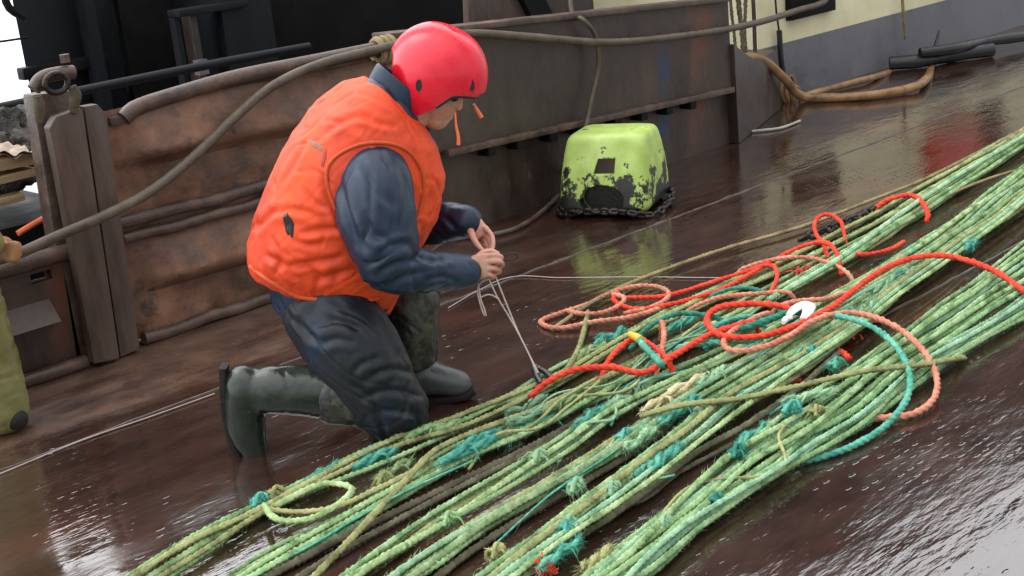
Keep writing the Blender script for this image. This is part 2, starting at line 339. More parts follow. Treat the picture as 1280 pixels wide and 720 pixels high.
def fibres(Q, r, n, ln=.014, w=.0009, down=0):
    """short broken fibres standing off a rope (thin triangles)"""
    T, U, V = frames(Q); k = rng.integers(0, len(Q), n); a = rng.uniform(0, 2 * np.pi, n)
    d = np.cos(a)[:, None] * U[k] + np.sin(a)[:, None] * V[k]; b = Q[k] + d * r * .9
    t = T[k] * rng.normal(0, .8, n)[:, None]; L = ln * rng.uniform(.35, 1.4, n)[:, None]
    tip = b + (d * .7 + t) * L; tip[:, 2] -= down * L[:, 0]
    tip[:, 2] = np.maximum(tip[:, 2], .002)
    sd = np.cross(d, t + T[k] * .01); sd /= np.linalg.norm(sd, axis=1)[:, None] + 1e-9
    v = np.stack([b - sd * w, b + sd * w, tip], 1).reshape(-1, 3)
    return v, [(3 * i, 3 * i + 1, 3 * i + 2) for i in range(n)]
def rope(name, pts, r, material, parent=None, kind='braid', fuzz=60, step=.006, sides=12, smooth_pts=True, lay=None):
    if kind == 'braid': v, f = tube_np(pts, r, sides, step, lobes=2, lay=lay or .085, depth=.52, braid=True)
    elif kind == 'twist': v, f = tube_np(pts, r, sides + 2, step, lobes=3, lay=lay or r * 7.5, depth=.3)
    else: v, f = tube_np(pts, r, sides, step)
    mb = MB(); mb.v = [tuple(p) for p in v.tolist()]; mb.f = f
    if fuzz:
        Q, s = spline(pts, .01); n = int(fuzz * s[-1]); fv, ff = fibres(Q, r, max(n, 3)); mb.add(fv, ff)
    return link(name, mesh_np(name, mb.v, mb.f), material, parent)
def rope_px(name, px, r, material, **k):
    """px: (x, y, height above the deck) in photo pixels"""
    return rope(name, [G(p[0], p[1], p[2] if len(p) > 2 else r) for p in px], r, material, **k)

def remesh(mb, voxel, smooth=6, name='tmp', factor=.5):
    me = mesh_np(name, mb.v, mb.f); bm = bmesh.new(); bm.from_mesh(me); bmesh.ops.recalc_face_normals(bm, faces=bm.faces); bm.to_mesh(me); bm.free()
    o = bpy.data.objects.new(name, me); COL.objects.link(o)
    a = o.modifiers.new('r', 'REMESH'); a.mode = 'VOXEL'; a.voxel_size = voxel
    if smooth:
        b = o.modifiers.new('s', 'SMOOTH'); b.factor = factor; b.iterations = smooth
    dg = bpy.context.evaluated_depsgraph_get(); ev = o.evaluated_get(dg); out = bpy.data.meshes.new_from_object(ev)
    bpy.data.objects.remove(o); return out
def ball(mb, c, r, n=10):
    c = np.array(c, float); r = np.array([r, r, r] if np.isscalar(r) else r, float); v = []; f = []
    for i in range(n + 1):
        for j in range(2 * n):
            t, p = math.pi * i / n, math.pi * j / n
            v.append(c + r * np.array([math.sin(t) * math.cos(p), math.sin(t) * math.sin(p), math.cos(t)]))
    for i in range(n):
        for j in range(2 * n):
            a, b = i * 2 * n + j, i * 2 * n + (j + 1) % (2 * n); f.append((a, b, b + 2 * n, a + 2 * n))
    bm = bmesh.new(); vs = [bm.verts.new(p) for p in v]
    for q in f: bm.faces.new([vs[i] for i in q])
    bmesh.ops.remove_doubles(bm, verts=bm.verts, dist=1e-7); bm.verts.index_update()
    mb.add([p.co for p in bm.verts], [tuple(x.index for x in q.verts) for q in bm.faces]); bm.free(); return mb
def limb(mb, pts, rs, sides=20, step=.02):
    """a tapering limb with round ends"""
    mb.tube(pts, rs, sides, step); ball(mb, pts[0], rs[0]); ball(mb, pts[-1], rs[-1]); return mb
def loft(mb, secs, n=36, p=2.0):
    """secs: (centre, U, V) rings"""
    v = []; f = []
    for c, U, V in secs:
        for k in range(n):
            t = 2 * math.pi * k / n; a, b = math.cos(t), math.sin(t)
            a = math.copysign(abs(a) ** (2 / p), a); b = math.copysign(abs(b) ** (2 / p), b); v.append(c + U * a + V * b)
    for i in range(len(secs) - 1):
        for k in range(n): f.append((i * n + k, i * n + (k + 1) % n, (i + 1) * n + (k + 1) % n, (i + 1) * n + k))
    f.append(tuple(range(n))[::-1]); f.append(tuple(range((len(secs) - 1) * n, len(secs) * n)))
    return mb.add(v, f)
def folds(me, amp, scale, axis=None, stretch=3.0, seed=0, fn=None, crease=1.0, width=.11):
    """cloth: soft waves plus narrow creases along the zero lines of a warped, stretched noise"""
    n = len(me.vertices); A = Vector(axis).normalized() if axis is not None else None
    off = Vector((seed * 3.1, seed * 1.7, seed * 2.3)); out = np.empty((n, 3), 'f')
    for i, v in enumerate(me.vertices):
        c = v.co; p = c.copy()
        if A is not None: p = p - A * (p.dot(A)) * (1 - 1 / stretch)
        p = p * scale + off; q = p + Vector((mnoise.noise(p * .5), mnoise.noise(p * .5 + Vector((5, 2, 1))), mnoise.noise(p * .5 + Vector((1, 7, 3))))) * .45
        n1 = mnoise.noise(q); n2 = mnoise.noise(q * 1.9 + Vector((9, 4, 2)))
        e = abs(n1) / width
        h = n1 * .9 + n2 * .25 - crease * (math.exp(-e * e) - .35 * math.exp(-(e - 1.8) ** 2)) * max(0, min(1, .5 + n2 * 2))
        a = amp if fn is None else amp * fn(c)
        w_ = c + v.normal * (h * a); out[i] = w_
    me.vertices.foreach_set('co', out.ravel()); me.update()
def crease(me, lines):
    """press single cloth creases (x, y photo pixels along the crease, depth in m, width in px) into the side that faces the camera"""
    n = len(me.vertices); co = np.empty(n * 3); me.vertices.foreach_get('co', co); co = co.reshape(-1, 3)
    no = np.empty(n * 3); me.vertices.foreach_get('normal', no); no = no.reshape(-1, 3)
    V_ = co - CP; wz = V_ @ fw; px = np.stack([640 + FOC * (V_ @ cr) / wz, 360 - FOC * (V_ @ cu) / wz], 1)
    facing = (no * V_).sum(1) < 0; disp = np.zeros(n)
    for pl, dep, wd in lines:
        pl3 = np.array([(x, y, 0) for x, y in pl], float); Q = spline(pl3, 2.0)[0][:, :2]
        best = np.full(n, 1e9); sg = np.zeros(n); tt = np.zeros(n); m = len(Q) - 1
        for i in range(m):
            a, b = Q[i], Q[i + 1]; d = b - a; t = np.clip(((px - a) @ d) / (d @ d + 1e-9), 0, 1); e = px - (a + t[:, None] * d); r = np.hypot(e[:, 0], e[:, 1]); k = r < best
            best[k] = r[k]; sg[k] = np.sign(d[0] * e[k, 1] - d[1] * e[k, 0]); tt[k] = (i + t[k]) / m
        x = best * sg / wd; dep = dep * .75; tap = np.clip(np.minimum(tt, 1 - tt) * 4, 0, 1) ** .7
        disp += np.where(facing, tap * dep * (-np.exp(-x * x) + .75 * np.exp(-((x - 2.1) / 1.3) ** 2) + .4 * np.exp(-((x + 2.1) / 1.3) ** 2)), 0)
    me.vertices.foreach_set('co', (co + no * disp[:, None]).astype('f').ravel()); me.update()
def jitter_box(mb, a, b): return mb.box(a, b)

# ================================================================== SETTING
me = mesh_np('deck', [(-8, -8, 0), (26, -8, 0), (26, 9, 0), (-8, 9, 0)], [(0, 1, 2, 3)])
tag(link('deck', me, 'wet_deck', smooth=False), kind='structure')
mb = MB(); mb.box((-8, -8, -2.2), (26, 9, -.012)); tag(mb.build('deck_underside', 'black_steel', smooth=False), kind='structure')
def sea_mat():
    mt = bpy.data.materials.new('sea_water'); mt.use_nodes = True; t = mt.node_tree; N = t.nodes; L = t.links; b = N['Principled BSDF']
    b.inputs['Base Color'].default_value = (.42, .5, .54, 1); b.inputs['Roughness'].default_value = .25
    tc = N.new('ShaderNodeTexCoord'); n = N.new('ShaderNodeTexNoise'); n.inputs['Scale'].default_value = .8; n.inputs['Detail'].default_value = 8
    L.new(tc.outputs['Object'], n.inputs['Vector']); bp = N.new('ShaderNodeBump'); bp.inputs['Distance'].default_value = .35; bp.inputs['Strength'].default_value = .5
    L.new(n.outputs['Fac'], bp.inputs['Height']); L.new(bp.outputs[0], b.inputs['Normal']); MATS['sea_water'] = mt
sea_mat()
me = mesh_np('sea', [(-2000, -2000, -2.6), (2000, -2000, -2.6), (2000, 2000, -2.6), (-2000, 2000, -2.6)], [(0, 1, 2, 3)])
tag(link('sea', me, 'sea_water', smooth=False), kind='structure')
# weld beads between the deck plates
def bead(y, x0, x1, w=.004):
    mb = MB(); xs = np.arange(x0, x1, .06); pts = [(x, y + rng.normal(0, .003), .0) for x in xs]
    mb.tube(pts, [w + abs(rng.normal(0, .0015)) for _ in xs], 8, .03); return mb
MATS['weld'] = mat('weld', [(.04, .024, .02), (.075, .05, .042), (.12, .09, .08)], 15, .35, .3, 60)
for y, x0, x1 in ((4.17, -1, 12), (2.55, -1, 12), (.9, -1, 12)):
    tag(bead(y, x0, x1).build('weld_seam', 'weld'), kind='structure')

# ---- near bulwark: corrugated plate with pipes
WY = 4.92
bw = root('bulwark', (3.2, WY, 0)); tag(bw, 'rusty brown corrugated steel bulwark with rails behind the kneeling man', 'bulwark')
prof_ = [(0, .012), (0, .185), (-.062, .225), (-.07, .25), (0, .43), (0, .70), (-.055, .735), (-.065, .76), (-.004, .945)]
pz = np.linspace(.012, .945, 60); pa = np.array(prof_); prof = list(zip(np.interp(pz, pa[:, 1], pa[:, 0]), pz))
xs = np.linspace(2.44, 3.95, 90)
v = []; f = []
for x in xs:
    a = min(1, max(0, (x - 2.5) / .14)); 
    for (dy, z) in prof:
        v.append((x, WY + dy * a * (1 + .35 * mnoise.noise(Vector((x * 6, z * 2, 3)))) + .012 * mnoise.noise(Vector((x * 4, z * 5, 0))) + .005 * mnoise.noise(Vector((x * 14, z * 14, 5))) - .004, z + .012 * math.sin(x * 3)))
nP = len(prof)
for i in range(len(xs) - 1):
    for k in range(nP - 1): f.append((i * nP + k, (i + 1) * nP + k, (i + 1) * nP + k + 1, i * nP + k + 1))
k0 = len(v)
mb = MB(); mb.v = v; mb.f = f
# back sheet and end caps give it its thickness
b0 = [(2.44, WY + .05, .012), (3.95, WY + .05, .012), (3.95, WY + .05, .94), (2.44, WY + .05, .94)]
mb.add(b0, [(0, 1, 2, 3)])
o = mb.build('plate', 'rust_steel', bw)
def rail(name, x0, x1, z0, z1, y, r, material='pipe_steel', parent=None, sag=0.0):
    xs = np.linspace(x0, x1, 14); mb = MB()
    mb.tube([(x, y + rng.normal(0, .003), z0 + (z1 - z0) * (x - x0) / (x1 - x0) + rng.normal(0, .003)) for x in xs], r, 14, .05)
    return mb.build(name, material, parent)
# top pipe starts with a bend at the post end
mb = MB(); mb.tube([(2.56, WY - .02, .915), (2.62, WY - .02, .945), (2.8, WY - .02, .965), (3.1, WY - .02, .985), (3.5, WY - .02, .985), (3.97, WY - .02, .985)], .032, 14, .03); mb.build('top_rail', 'pipe_steel', bw)
mb = MB(); mb.box((2.5, WY - .03, .895), (2.6, WY + .03, .93)); mb.build('bracket', 'dark_steel', bw, bevel=.006)
rail('rail', 2.46, 3.95, .515, .50, WY - .025, .026, parent=bw); rail('rail', 2.46, 3.95, .452, .44, WY - .03, .022, parent=bw)
rail('kick_rail', 2.47, 3.95, .025, .025, WY - .03, .026, parent=bw)
mb = MB()
for k in range(3): mb.tube([(3.86 + .035 * k, WY - .02 + .045 * math.cos(t), .975 + .05 * math.sin(t)) for t in np.linspace(0, 6.3, 14)], .016, 8, .01)
tag(mb.build('rope_lashing', 'rope_tan'), 'brown rope lashing wound round the bulwark rail behind the red helmet', 'rope')

# ---- second bulwark: plain plate, cap and ledge with scupper slots
b2 = root('bulwark', (5.2, 4.96, 0)); tag(b2, 'flat dark steel bulwark plate with a ledge behind the green float', 'bulwark')
top = lambda x: 1.035 + (.865 - 1.035) * (x - 3.9) / (6.5 - 3.9)
led = lambda x: .425 + (.345 - .425) * (x - 4.44) / (6.42 - 4.44)
XA, XB = 3.95, 6.5
mb = MB(); mb.prism([(XA, 4.93, led(XA)), (XB, 4.93, led(XB)), (XB, 4.93, top(XB) - .02), (XA, 4.93, top(XA) - .02)], (0, .08, 0)); mb.build('plate', 'dark_steel', b2)
mb = MB(); mb.prism([(XA, 4.97, .0), (XB, 4.97, .0), (XB, 4.97, led(XB) - .002), (XA, 4.97, led(XA) - .002)], (0, .05, 0)); mb.build('lower_plate', 'dark_steel', b2)
mb = MB(); mb.prism([(XA - .02, 4.895, top(XA) - .018), (XB, 4.895, top(XB) - .018), (XB, 4.895, top(XB) + .012), (XA - .02, 4.895, top(XA) + .012)], (0, .13, 0)); mb.build('cap_rail', 'pipe_steel', b2, bevel=.008)
mb = MB(); mb.prism([(4.2, 4.885, led(4.2) - .022), (XB - .03, 4.885, led(XB) - .022), (XB - .03, 4.885, led(XB) + .012), (4.2, 4.885, led(4.2) + .012)], (0, .044, 0)); mb.build('ledge', 'pipe_steel', b2, bevel=.006)
for x in (4.46, 4.66, 4.9, 5.12, 5.4, 5.62, 5.84, 6.05):
    mb = MB(); mb.prism([(x, 4.885, led(x) - .065), (x + .05, 4.885, led(x) - .065), (x + .05, 4.885, led(x) - .024), (x, 4.885, led(x) - .024)], (0, .08, 0)); mb.build('bracket', 'black_steel', b2)  # solid black blocks added in place of the dark scupper notches below the ledge
mb = MB(); mb.prism([(6.502, 4.90, .0), (7.5, 5.3, .0), (7.5, 5.3, .40), (6.98, 5.09, .42), (6.75, 5.0, .50), (6.502, 4.9, .60)], (0, .2, 0))
tag(mb.build('steel_bracket', 'dark_steel', bevel=.01), 'low dark steel corner plate joining bulwark and cream deckhouse', 'bracket')

# ---- left low bulwark with a slot, beyond the post
lb = root('bulwark', (1.6, 4.92, 0)); tag(lb, 'low dark bulwark with a small slot at the left edge', 'bulwark')
x0, x1 = .2, 2.2; hx0, hx1, hz0, hz1 = 2.065, 2.15, .372, .41
mb = MB(); Y0, Y1 = 4.90, 4.96
mb.box((x0, Y0, .0), (x1, Y1, hz0)); mb.box((x0, Y0, hz0 + .0005), (hx0, Y1, hz1)); mb.box((hx1, Y0, hz0 + .0005), (x1, Y1, hz1)); mb.box((x0, Y0, hz1 + .0005), (x1, Y1, .45))
mb.build('plate', 'dark_steel', lb)
mb = MB(); mb.prism([(x0, 4.899, .2), (x0, 4.83, .22), (x0, 4.899, .30)], (1.92, 0, 0)); mb.build('ridge', 'plate_steel', lb)
rail('top_rail', x0, 2.24, .462, .458, 4.9, .034, parent=lb); rail('kick_rail', x0, 2.2, .02, .02, 4.87, .028, parent=lb)
# tan board added outside the slot to stand for the light beyond it
mb = MB(); mb.box((1.5, 5.2, .34), (2.4, 5.34, .40)); tag(mb.build('plank', 'tan_plank', bevel=.006), 'tan board added behind the low left bulwark as the light beyond its slot', 'plank')

# ---- the post between the two bulwarks
ps = root('bulwark_post', (2.3, 4.8, 0)); tag(ps, 'thick weathered steel post with shackle at left, clad in plates', 'post')
def plate_px(pp, Y, th): return [W(x, y, Y) for x, y in pp], (0, th, 0)
mb = MB(); mb.prism(*plate_px([(70, 146), (100, 135), (104, 138), (150, 448), (118, 455), (62, 160)], 4.80, .05)); mb.build('front_plate', 'plate_steel', ps, bevel=.006)
mb = MB(); mb.prism(*plate_px([(105, 133), (122, 130), (133, 142), (175, 436), (151, 447)], 4.825, .05)); mb.build('side_plate', 'plate_steel', ps, bevel=.006)
mb = MB(); mb.prism(*plate_px([(40, 118), (92, 112), (140, 440), (92, 450)], 4.90, .09)); mb.build('pillar', 'pipe_steel', ps, bevel=.015)
mb = MB(); mb.tube([W(42, 112, 4.86), W(52, 98, 4.86), W(72, 92, 4.86), W(92, 90, 4.86)], .026, 12, .01); mb.build('cap', 'pipe_steel', ps)
mb = MB(); c = W(82, 78, 4.86); mb.tube([c, c + np.array([0, 0, .03])], .02, 6, .01); mb.build('bolt', 'pipe_steel', ps)
mb = MB(); c = W(72, 104, 4.80); mb.tube([c + np.array([.045 * math.cos(t), .01, .035 * math.sin(t)]) for t in np.linspace(-.3, 6.0, 24)], .011, 10, .006); mb.build('ring', 'chain_iron', ps)
for px0 in ((48, 120), (92, 108)):
    mb = MB(); pts = [W(px0[0] + rng.normal(0, 2), px0[1] + k * 11, 4.80) for k in range(4)]; mb.tube(pts, [.016, .022, .02, .014], 10, .01); mb.build('lashing', 'rope_weathered', ps)

# ---- hose draped over the bulwark etc. come with the objects below
# ---- superstructure
SY = 5.5
dh = root('deckhouse', (11, SY, 0)); tag(dh, 'cream painted deckhouse wall with a grey painted base at upper right', 'deckhouse')
mb = MB(); mb.box((7.56, SY, .385), (16, SY + 3, 1.45)); mb.build('upper_wall', 'cream_paint', dh)
mb = MB(); mb.box((7.5, SY - .15, 1.452), (16.1, SY + 3.1, 4.1)); mb.build('upper_storey', 'bluish_steel', dh)
mb = MB(); mb.box((7.55, SY - .006, 0), (16, SY + 3.01, .384)); mb.build('base_wall', 'grey_paint', dh)
p = [W(984, 4, SY - .02), W(1040, -12, SY - .02), W(1040, 8, SY - .02), W(986, 26, SY - .02)]
x0, x1 = p[0][0], p[1][0]; z0 = p[3][2]
mb = MB(); mb.box((x0, SY - .05, z0), (x1, SY - .001, z0 + .32)); mb.build('vent', 'black_steel', dh, bevel=.008)
mb = MB(); mb.box((9.72, SY - .12, .62), (10.45, SY - .003, 1.25)); tag(mb.build('fire_locker', 'red_paint', bevel=.01), 'red locker on the cream deckhouse wall, seen mirrored in the wet deck', 'locker')
mb = MB(); mb.box((10.55, SY - .08, .6), (10.95, SY - .003, 1.3)); tag(mb.build('door_panel', 'black_steel', bevel=.01), 'dark panel on the cream wall next to the red locker', 'panel')
mb = MB(); mb.tube([W(938, -60, SY - .06), W(942, 10, SY - .06), W(944, 66, SY - .06)], .014, 10, .03); tag(mb.build('drain_pipe', 'dark_steel'), 'thin dark vertical pipe on the cream deckhouse corner', 'pipe')

# ---- black wheelhouse block in the background
bh = root('deckhouse', (5.5, 7.4, 0)); tag(bh, 'big blackish deckhouse behind the bulwark', 'deckhouse')
mb = MB(); mb.prism([(3.75, 7.0, 0), (7.5, 7.0, 0), (7.5, 9.0, 0), (4.75, 9.0, 0)], (0, 0, 2.15)); mb.build('wall', 'black_steel', bh)
mb = MB(); mb.prism([(3.18, 7.05, 0), (3.74, 7.05, 0), (4.6, 8.8, 0), (4.25, 8.8, 0)], (0, 0, 2.0)); mb.build('side_wall', 'bluish_steel', bh)
mb = MB(); mb.box((3.12, 6.96, .885), (3.62, 7.04, .95)); mb.build('fender_bar', 'black_steel', bh, bevel=.01)
mb = MB(); mb.box((3.5, 6.9, 0), (3.56, 6.998, 1.9)); mb.build('stanchion', 'bluish_steel', bh)
# lockers / winch frame in front of it
def px_box(a, b, Y, th):
    A, B = W(*a, Y), W(*b, Y); return (A[0], Y, B[2]), (B[0], Y + th, A[2])
lk = root('winch_frame', (3.9, 6.4, 0)); tag(lk, 'dark grey winch frame with panels in front of black deckhouse', 'winch')
a, b = px_box((268, -40), (352, 95), 6.5, .5); mb = MB(); mb.box((a[0], a[1], 0), (b[0], b[1], 1.35)); mb.build('panel', 'bluish_steel', lk, bevel=.012)
a, b = px_box((236, 12), (258, 92), 6.55, .1); mb = MB(); mb.box((a[0], a[1], 0), (b[0], b[1], 1.13)); mb.build('plate', 'dark_steel', lk, bevel=.01)
a, b = px_box((222, 12), (230, 95), 6.5, .06); mb = MB(); mb.box((a[0], a[1], 0), (b[0], b[1], 1.12)); mb.build('upright', 'bluish_steel', lk)
mb = MB(); mb.box((a[0] - .02, 6.46, 1.122), (a[0] + .42, 6.58, 1.16)); mb.build('top_bar', 'bluish_steel', lk, bevel=.006)
a, b = px_box((247, 76), (262, 92), 6.4, .05); mb = MB(); mb.box(a, b); mb.build('tag_plate', 'grey_paint', lk)
# rusty broad upright with brace behind the second bulwark
up = root('steel_upright', (5.3, 5.7, 0)); tag(up, 'broad grey steel upright with slanting brace above the second bulwark', 'upright')
pl = [W(582, -120, 5.6), W(652, -120, 5.6), W(676, 60, 5.6), W(588, 60, 5.6)]; mb = MB(); mb.prism(pl, (0, .05, 0)); mb.build('plate', 'plate_steel', up)
mb = MB(); mb.prism([W(640, -30, 5.55), W(668, -30, 5.55), W(712, 60, 5.55), W(684, 60, 5.55)], (0, .045, 0)); mb.build('brace', 'black_steel', up)
mb = MB(); mb.prism([W(676, -20, 5.66), W(740, -20, 5.66), W(746, 60, 5.66), W(690, 60, 5.66)], (0, .04, 0)); mb.build('panel', 'dark_steel', up)
mb = MB(); mb.tube([(1.6, 5.9, .9), (2.6, 5.9, .915), (3.6, 5.9, .925), (4.2, 5.9, .92)], .022, 10, .05); tag(mb.build('guard_rail', 'bluish_steel'), 'thin dark guard rail running behind the post towards the black deckhouse', 'rail')
mb = MB(); mb.tube([W(-40, 56, 6.9), W(0, 52, 6.9), W(34, 47, 6.9)], .006, 8, .03); tag(mb.build('wire', 'black_steel'), 'thin black wire against the bright sea at far left', 'wire')
mb = MB(); mb.tube([W(4, -20, 6.8), W(10, 8, 6.8), W(30, 22, 6.8)], .022, 8, .03); tag(mb.build('bent_pipe', 'black_steel'), 'bent black pipe end at the top left corner', 'pipe')

# ---- heap of netting and debris behind the left bulwark
mb = MB()
for k in range(26): ball(mb, (rng.uniform(1.5, 2.5), rng.uniform(5.45, 5.85), rng.uniform(.55, .9)), rng.uniform(.07, .14), 6)
for k in range(9): ball(mb, (rng.uniform(1.9, 2.5), rng.uniform(5.5, 5.7), rng.uniform(.86, .96)), rng.uniform(.06, .1), 6)
me = remesh(mb, .02, 2); folds(me, .03, 11, seed=3); o = link('net_heap', me, 'net_grey'); tag(o, 'heap of dark grey netting piled behind the bulwark post', 'net')
mb = MB(); mb.box((1.0, 5.15, 0), (2.5, 5.9, .55)); tag(mb.build('debris_bin', 'black_steel'), 'black bin under the netting heap at left', 'bin')
for k, (p0, p1, hh, lab) in enumerate([((-20, 218), (48, 205), .045, 'upper weathered plank lying across the black bin'), ((-20, 236), (50, 219), .03, 'thin lower plank lying across the black bin')]):
    A, B = W(*p0, 5.1), W(*p1, 5.1); mb = MB(); mb.prism([A, B, B + np.array([0, 0, hh]), A + np.array([0, 0, hh])], (0, .12, 0)); tag(mb.build('plank', 'tan_plank', bevel=.005), lab, 'plank')
mb = MB(); A, B = W(-20, 262, 5.13), W(28, 240, 5.13); mb.box((A[0], 5.11, A[2]), (B[0], 5.18, B[2])); tag(mb.build('crate', 'tan_plank', bevel=.008), 'small dull yellow crate below the planks at left', 'crate')
me = bpy.data.meshes.new('sheet'); n = 24; v = []; f = []
A = W(-8, 196, 5.08); B = W(48, 190, 5.08); 
for i in range(n):
    for j in range(n):
        q = A + (B - A) * i / (n - 1) + np.array([0, .3, 0]) * j / (n - 1); q[2] += .03 * mnoise.noise(Vector(q * 9)) + .02 * mnoise.noise(Vector(q * 25)) + .012; v.append(q)
for i in range(n - 1):
    for j in range(n - 1): f.append((i * n + j, (i + 1) * n + j, (i + 1) * n + j + 1, i * n + j + 1))
v2 = [np.array(p) - np.array([0, 0, .012]) for p in v]; mb = MB(); mb.add(v, f); mb.add(v2, [q[::-1] for q in f]); tag(mb.build('crumpled_sheet', 'pale_sheet'), 'crumpled pale brown sheet on the planks at far left', 'sheet')
mb = MB(); mb.tube([W(22, 292, 5.08), W(40, 281, 5.08), W(60, 270, 5.1)], .012, 8, .01); tag(mb.build('orange_rope_end', 'cord_orange'), 'short orange rope end behind the post at left', 'rope')

# ================================================================== HOSES AND LINES
def hose(name, pts, r, material, label, cat='hose', **k):
    mb = MB(); mb.tube(pts, r, 14, .015, **k); return tag(mb.build(name, material), label, cat)
h1 = [W(-30, 332, 4.72), W(20, 318, 4.72), W(70, 296, 4.72), W(130, 270, 4.70), W(190, 238, 4.76), W(240, 198, 4.80), W(290, 150, 4.83), W(340, 108, 4.83), W(400, 80, 4.84), W(470, 62, 4.84)]
hose('hose', h1 + [W(530, 48, 4.86), W(590, 42, 4.86), W(660, 46, 4.86), W(760, 53, 4.84), W(860, 44, 4.85), W(940, 30, 4.95), W(1000, 12, 5.2), W(1030, 2, 5.35), W(1036, -10, 5.42)], .02, 'hose_grey', 'long thick grey hose draped diagonally across both bulwarks')
hose('hose', [W(712, -30, 5.0), W(716, 20, 4.95), W(728, 24, 4.87), W(744, 45, 4.86), W(748, 80, 4.87), W(738, 130, 4.87), W(722, 200, 4.86), G(705, 232, .06), G(680, 262, .02), G(645, 285, .016), G(610, 294, .014), G(570, 297, .014)], .012, 'hose_grey', 'thin dark hose hanging down the second bulwark behind the float')
hose('hose', [W(916, 78, 5.1), W(935, 72, 5.1), W(958, 78, 5.2), W(980, 98, 5.2), G(1002, 120, .05), G(1030, 122, .03), G(1080, 120, .03), G(1130, 112, .035), G(1152, 104, .045), W(1165, 84, 5.2), W(1168, 62, 5.24)], .03, 'hose_brown', 'thick orange-brown hose looping from the corner plate to the grey wall')
hose('hose', [G(1003, 121, .035), G(1040, 110, .03), G(1090, 97, .03), W(1125, 88, 5.46), W(1150, 84, 5.46)], .024, 'hose_brown', 'thinner orange-brown hose lying along the grey wall foot')
mb = MB(); mb.tube([W(1168, 64, 5.24), W(1171, 52, 5.25), W(1174, 38, 5.26)], [.02, .014, .006], 10, .02); tag(mb.build('hose_clip', 'black_rubber'), 'black tapered tip holding the orange-brown hose end upright', 'clip')
hose('black_pipe', [G(1112, 79, .055), G(1150, 76, .055), G(1195, 68, .055), G(1240, 62, .055)], [.048, .054, .046, .056, .05, .054], 'black_rubber', 'short thick black rubber pipe by the grey wall foot', 'pipe')
hose('black_pipe', [G(1150, 66, .12), G(1190, 61, .12), G(1230, 52, .11), G(1290, 44, .08), G(1330, 40, .05)], [.036, .042, .034, .044, .038, .04], 'black_rubber', 'long black rubber pipe at the top right edge', 'pipe')
mb = MB(); mb.tube([W(968, -40, SY - .05), W(970, 10, SY - .05), W(974, 40, SY - .04)], .007, 8, .03); mb.tube([W(974, 38, SY - .04), W(976, 70, SY - .04), W(979, 92, SY - .04)], .02, 10, .02); tag(mb.build('cable', 'black_rubber'), 'black cable with a thick sleeve hanging on the cream wall', 'cable')
mb = MB(); mb.tube([W(1126, -40, SY - .05), W(1129, 15, SY - .05), W(1132, 50, SY - .05)], [.012, .014, .01], 8, .02, flat=.4); tag(mb.build('strap', 'rope_tan'), 'orange-tan strap hanging over the grey base wall', 'strap')
mb = MB()
for k in range(4): c = W(986 + rng.normal(0, 3), 110 + k * 3, SY - .06); mb.tube([c + np.array([.05 * math.cos(t), -.01 * k, (.085 - .008 * k) * math.sin(t)]) for t in np.linspace(0, 6.3, 18)], .012, 8, .012)
tag(mb.build('rope_coil', 'hose_brown'), 'small orange-brown rope coil against the grey wall corner', 'coil')
for k, (px, r, mt_, lb_) in enumerate([((912, 918), .011, 'rope_weathered', 'grey rope hanging nearest the bulwark end at the deckhouse corner'), ((922, 928), .017, 'rope_weathered', 'thickest grey rope hanging at the deckhouse corner'), ((931, 931), .013, 'hose_grey', 'dark grey line hanging just left of the drain pipe')]):
    pts = [W(px[0], -60, 5.3), W(px[0] + 1, 0, 5.3), W(px[1], 45, 5.28), W(px[1] + 3, 88, 5.25)]
    tag(rope('rope', pts, r, mt_, kind='twist', fuzz=0), lb_, 'rope')

def chain(name, pts, r, label, link_len=.05):
    Q, s = spline(pts, .004); T, U, V = frames(Q); n = int(s[-1] / (link_len * .72)); rt = root(name, tuple(pts[0]))
    proto = None; og = np.array(pts[0])
    for k in range(n):
        i = min(len(Q) - 1, int((k + .5) / n * len(Q))); 
        if proto is None:
            mb = MB(); a, b = link_len * .5 - r, link_len * .34 - r
            pp = [(a * math.copysign(abs(math.cos(t)) ** .7, math.cos(t)), b * math.sin(t), 0) for t in np.linspace(0, 2 * math.pi, 22)]
            mb.tube(pp, r, 8, .004); me = mesh_np('chain_link', mb.v, mb.f); me.polygons.foreach_set('use_smooth', np.ones(len(me.polygons), bool)); me.materials.append(MATS['chain_iron']); proto = me
        o = bpy.data.objects.new('chain_link', proto); COL.objects.link(o); o.parent = rt
        ang = (math.pi / 2 if k % 2 else 0) + rng.normal(.6, .25); d = U[i] * math.cos(ang) + V[i] * math.sin(ang); e = np.cross(T[i], d)
        mm = Matrix.Identity(4)
        for j in range(3): mm[j][0] = T[i][j]; mm[j][1] = d[j]; mm[j][2] = e[j]; mm[j][3] = Q[i][j] - og[j]
        o.matrix_local = mm
    return tag(rt, label, 'chain')
chain('chain', [W(906, 10, 5.2), W(904, 35, 5.2), W(909, 60, 5.2), W(914, 78, 5.2)], .007, 'short iron chain hanging at the end of the second bulwark', .055)
# thin lines lying on the deck
def line_px(px, r, material, label, cat='line', name='line'):
    mb = MB(); mb.tube([G(p[0], p[1], .004 + r) for p in px], r, 7, .02); return tag(mb.build(name, material), label, cat)
line_px([(-20, 600), (10, 588), (100, 551), (190, 520), (268, 492)], .002, 'pink_twine', 'thin pale twine stretched across the wet deck left of the boot', 'twine', 'twine')
line_px([(560, 385), (600, 362), (640, 346), (700, 347), (800, 346), (880, 347), (940, 347)], .0018, 'pink_twine', 'thin pale twine across the deck from the man to the red ropes', 'twine', 'twine')
line_px([(893, 178), (925, 166), (950, 163), (975, 160), (1000, 151)], .008, 'white_line', 'short frayed white line lying on deck near the corner plate', 'line')

